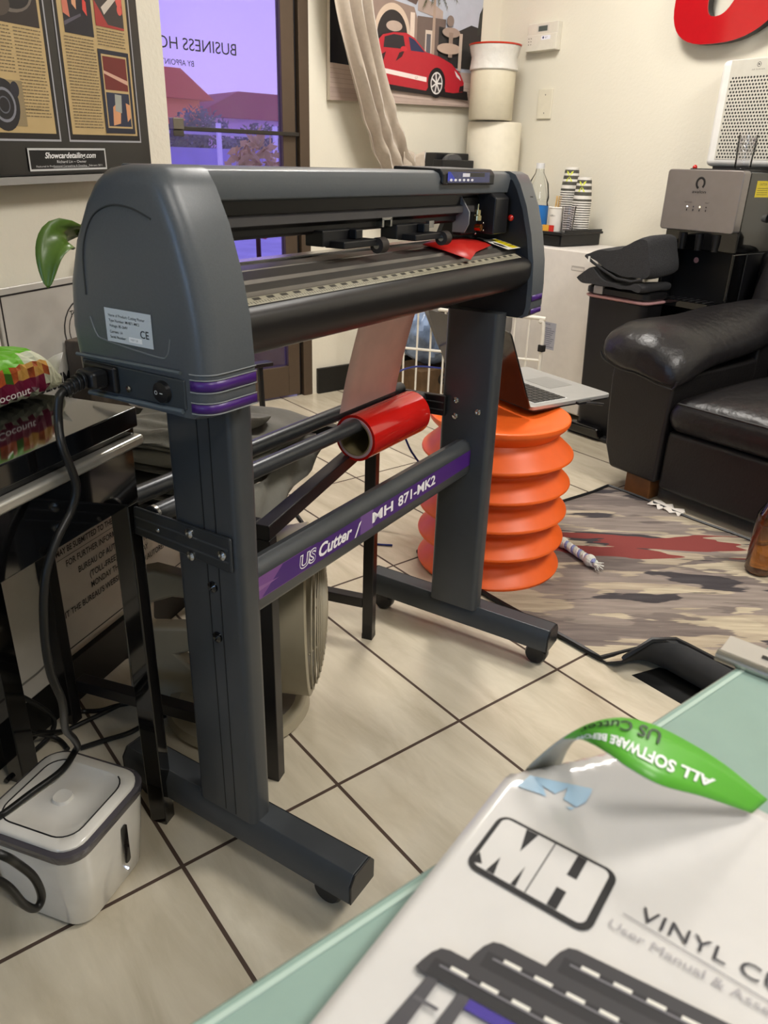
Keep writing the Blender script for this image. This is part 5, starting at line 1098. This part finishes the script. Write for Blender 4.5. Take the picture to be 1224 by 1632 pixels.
# ------------------------------------------------------------------ foreground glass table, clamp, strip, manual
t = thing('glass_table', 'frosted pale green glass table top in the right foreground', 'table', (.5, -.1, 0))
gt = mat('#8fa89e', .12, coat=.5, spec=.6)
MB().prism([(-.42, -.75), (1.15, -.75), (1.15, .188), (-.42, .188)], .738, .75, gt, lambda p, q_, r: V((p, q_, r))).obj('tabletop', t, bevel=.003, seg=3)
MB().box(-.415, 1.145, .181, .1835, .7502, .7506, mat('#b4c9be', .15)).obj('edge_band', t, label='paler bevelled edge line')
for x, y in ((-.33, -.68), (-.33, -.1), (1.06, -.68), (1.06, -.1)): MB().tube([(x, y, 0), (x, y, .738)], .02, STEEL, 16).obj('leg', t)
t = thing('steel_clamp', 'flat steel bracket with rounded edge clamped over the glass edge', 'bracket', (.47, .18, .75))
MB().prism([(.452, .2015), (.478, .2075), (.500, .10), (.474, .09)], .7515, .7545, mat('#bdb8b0', .38, metal=.5), lambda p, q_, r: V((p, q_, r))).obj('plate', t, bevel=.001)
MB().tube([(.451, .2015, .7525), (.473, .09, .7525)], .0042, STEEL, 14).obj('rounded_edge', t)
MB().tube([(.470, .180, .755), (.482, .125, .755)], .0015, mat('#6d6a66', .3, metal=.9), 6).obj('slot', t)

# manual page (laid out in metres: s right, t up), corner drooping past the table edge
ez = R(-73); ES = V((cos(ez), sin(ez), 0)); ET = V((-sin(ez), cos(ez), 0)); O0 = V((.235, .195, 0))
def zpage(s_, t_):
    # distance towards the top-left corner beyond the diagonal fold
    d = -.753 * s_ + .657 * (t_ - .004); d = max(0, d)
    b = max(0, 1 - abs(s_ - .05) / .06) * max(0, min(1, (t_ - .005) / .05))
    return .7655 - (1.6 * math.sqrt(d * d + .006 ** 2) - .0096) + .003 * b + .0015 * sin(s_ * 30) * max(0, t_ + .02) / .05
def PG(s_, t_, o=0): return O0 + ES * s_ + ET * t_ + V((0, 0, zpage(s_, t_) + o))
t = thing('user_manual', 'glossy white vinyl cutter user manual in the foreground', 'manual', (.3, .1, .751))
def topedge(s_): return min(.062, .0036 + 1.17 * s_ + .02) if s_ < .05 else .058 + .08 * (s_ - .05)
mw = .2159
def pages(name, off, inset_, m_, th):
    g = []
    for i in range(41):
        s_ = mw - inset_ - (mw - 2 * inset_) * i / 40; te = .061 - .010 * max(0, 1 - s_ / .05)
        g.append([PG(s_, -.215 + (te + .215) * j / 40, off) for j in range(41)])
    return MB().sheet(g, m_).obj(name, t, smooth=70, solid=th)
glossw = mat('#d3d0cd', .16, coat=.5)
pages('cover', 0, 0, glossw, .0006); pages('inner_pages', -.0012, .0012, mat('#d9d5cf', .5), .010)
class PArt(Art): pass
def subdiv_poly_art(a_): pass
a = Art(lambda x, y, o: PG(x, y, o * .6 + .0006))
def dense(p, q, n=8): return [(p[0] + (q[0] - p[0]) * k / n, p[1] + (q[1] - p[1]) * k / n) for k in range(n)]
# pale blue flag with white star
FLAG = [(.008, .002), (.010, .0125), (.022, .016), (.040, .0215), (.0405, .012), (.036, .003), (.030, .0045), (.020, .004)]
STAR = [(.0275 + (.0108 if k % 2 == 0 else .0042) * cos(R(80 + 36 * k)), .0045 + (.0108 if k % 2 == 0 else .0042) * sin(R(80 + 36 * k))) for k in range(10)]
def inside(x, y, P_):
    c_ = False
    for k in range(len(P_)):
        (xa, ya), (xb, yb) = P_[k], P_[k - 1]
        if (ya > y) != (yb > y) and x < (xb - xa) * (y - ya) / (yb - ya) + xa: c_ = not c_
    return c_
cell = .0004
for ia in range(84):
    for ib in range(52):
        xa, ya = .0075 + ia * cell, .0015 + ib * cell
        if inside(xa + cell / 2, ya + cell / 2, FLAG) and not inside(xa + cell / 2, ya + cell / 2, STAR): a.poly([(xa, ya), (xa + cell, ya), (xa + cell, ya + cell), (xa, ya + cell)], mat('#aac8de', .3), 1)
# MH badge
M0, M1, N0, N1 = .0100, .0685, -.0555, -.0185
a.poly(rrect(M0, N0, M1, N1, .006), INK); a.poly(rrect(M0 + .0022, N0 + .003, M1 - .0035, N1 - .0016, .0035), glossw)
xA, xB, yB, yT = M0 + .004, M1 - .005, N0 + .0032, N1 - .0018
a.poly([(.0195, yB), (.0235, yB), (.0215, -.042)], INK) ; a.poly([(.024, yT), (.030, yT), (.0272, -.034)], INK); a.poly([(.0315, yB), (.034, yB), (.0328, -.040)], INK)
a.poly([(.0125, -.045), (.0165, yB + .002), (.012, yB)], INK)
a.line((.0385, yB), (.0385, yT), .0006, INK); a.rect(.0495, -.033, .0540, yT, INK); a.rect(.0485, yB, .0530, -.0415, INK)
a.line((.0125, -.053), (.0125, -.053), .001, INK)
a.text('VINYL CUTTER', .0825, -.0355, .0072, '#2b2930', width=.086, space=1.1); a.line((.0765, -.0370), (.19, -.0445), .0004, '#66636c')
a.text('User Manual & Assembly Guide', .0735, -.0465, .0042, '#a8a4a6', width=.098)
# product pictures: three cutters, drawn side by side, receding
def prod(x, y, first=False):
    g = lambda p: (x + p[0], y + p[1] + .10 * p[0])
    L = lambda P_, c_: a.poly([g(p) for p in P_], c_)
    D1, D2, PW = '#353336', '#232225', '#dedbd2'
    if first:
        L([(.006, -.012), (.0105, -.012), (.0095, -.05), (.002, -.05)], '#48464a'); L([(.019, -.012), (.0235, -.012), (.0225, -.05), (.016, -.05)], '#48464a'); L([(.0235, -.0135), (.10, -.0135), (.10, -.018), (.0235, -.018)], '#40308e')
        L([(.006, -.024), (.016, -.024), (.016, -.0225), (.006, -.0225)], '#5a585c')
    L([(0, -.0125), (.0006, -.009), (.0020, -.004), (.0042, -.0004), (.0075, .0006), (.13, .0006), (.13, -.0052), (.0078, -.0052), (.0068, -.0135), (.002, -.0135)], D1)
    L([(.0045, -.0052), (.0045, -.0132), (.13, -.0132), (.13, -.0052)], D2)
    for k in range(7): L([(.0115 + k * .0125, -.0068), (.0115 + k * .0125, -.0052), (.0185 + k * .0125, -.0052), (.0185 + k * .0125, -.0068)], PW)
    L([(.0075, -.0078), (.13, -.0078), (.13, -.0070), (.0075, -.0070)], '#77747a')
    if not first:
        for k in range(4): L([(.010 + k * .026, -.0162), (.010 + k * .026, -.0138), (.030 + k * .026, -.0138), (.030 + k * .026, -.0162)], PW if k % 2 == 0 else '#a79cc0')
        L([(.004, -.0135), (.0065, -.0135), (.0065, -.0190), (.004, -.0190)], D1)
prod(.0600, -.0655); prod(.0345, -.0815); prod(.0192, -.0965, True)
a.obj('cover_print', t, label='black badge, title and product photos')
# green strip
FE = [(0.33, 0.106, 0.77), (0.314, 0.125, 0.788), (0.299, 0.143, 0.8), (0.288, 0.154, 0.806), (0.277, 0.163, 0.808), (0.266, 0.172, 0.803), (0.258, 0.181, 0.79), (0.255, 0.192, 0.77), (0.256, 0.198, 0.758)]
NE = [(0.315, 0.106, 0.77), (0.286, 0.118, 0.788), (0.265, 0.128, 0.799), (0.258, 0.141, 0.803), (0.258, 0.152, 0.803), (0.261, 0.164, 0.799), (0.271, 0.179, 0.786), (0.279, 0.189, 0.768), (0.278, 0.191, 0.757)]
fe, ne = spline(FE, 6), spline(NE, 6)
t = thing('green_strip', 'curled green paper strip with white lettering behind the manual', 'paper strip', (.28, .19, .757))
MB().sheet([[f_.lerp(n_, k / 4) for k in range(5)] for f_, n_ in zip(fe, ne)], mat('#58a832', .35)).obj('strip', t, smooth=70)
st = bpy.data.objects['strip']; md = st.modifiers.new('solid', 'SOLIDIFY'); md.thickness = .0005; md.offset = -1; st.data.materials.append(mat('#a9aaa0', .4))
for p_ in st.data.polygons:
    if p_.index // 4 >= int(.74 * (len(fe) - 1)): p_.material_index = 1
md.material_offset = 1; md.material_offset_rim = 1
NS = len(fe) - 1
def GS(a_, b_, o):
    f = max(0, min(NS - 1e-4, a_ * NS)); i = int(f); k = f - i; A_ = fe[i].lerp(fe[i + 1], k); B_ = ne[i].lerp(ne[i + 1], k); p = A_.lerp(B_, b_)
    nrm = (fe[i + 1] - fe[i]).cross(ne[i] - fe[i]).normalized(); nrm = nrm if nrm.z > 0 or i > NS * .7 else -nrm
    return p + nrm * (.0007 + o)
mb = MB(); mb.fixn = False
put_text(mb, 'ALL SOFTWARE BEFORE', WINK, GS, .12, .52, .21, width=.60, bold=.03); mb.obj('white_lettering', t, smooth=0)
mb = MB(); mb.fixn = False
put_text(mb, 'US Cutter', mat('#1d3a14', .5), GS, .30, .10, .24, width=.36, bold=.02); mb.obj('dark_lettering', t, smooth=0)
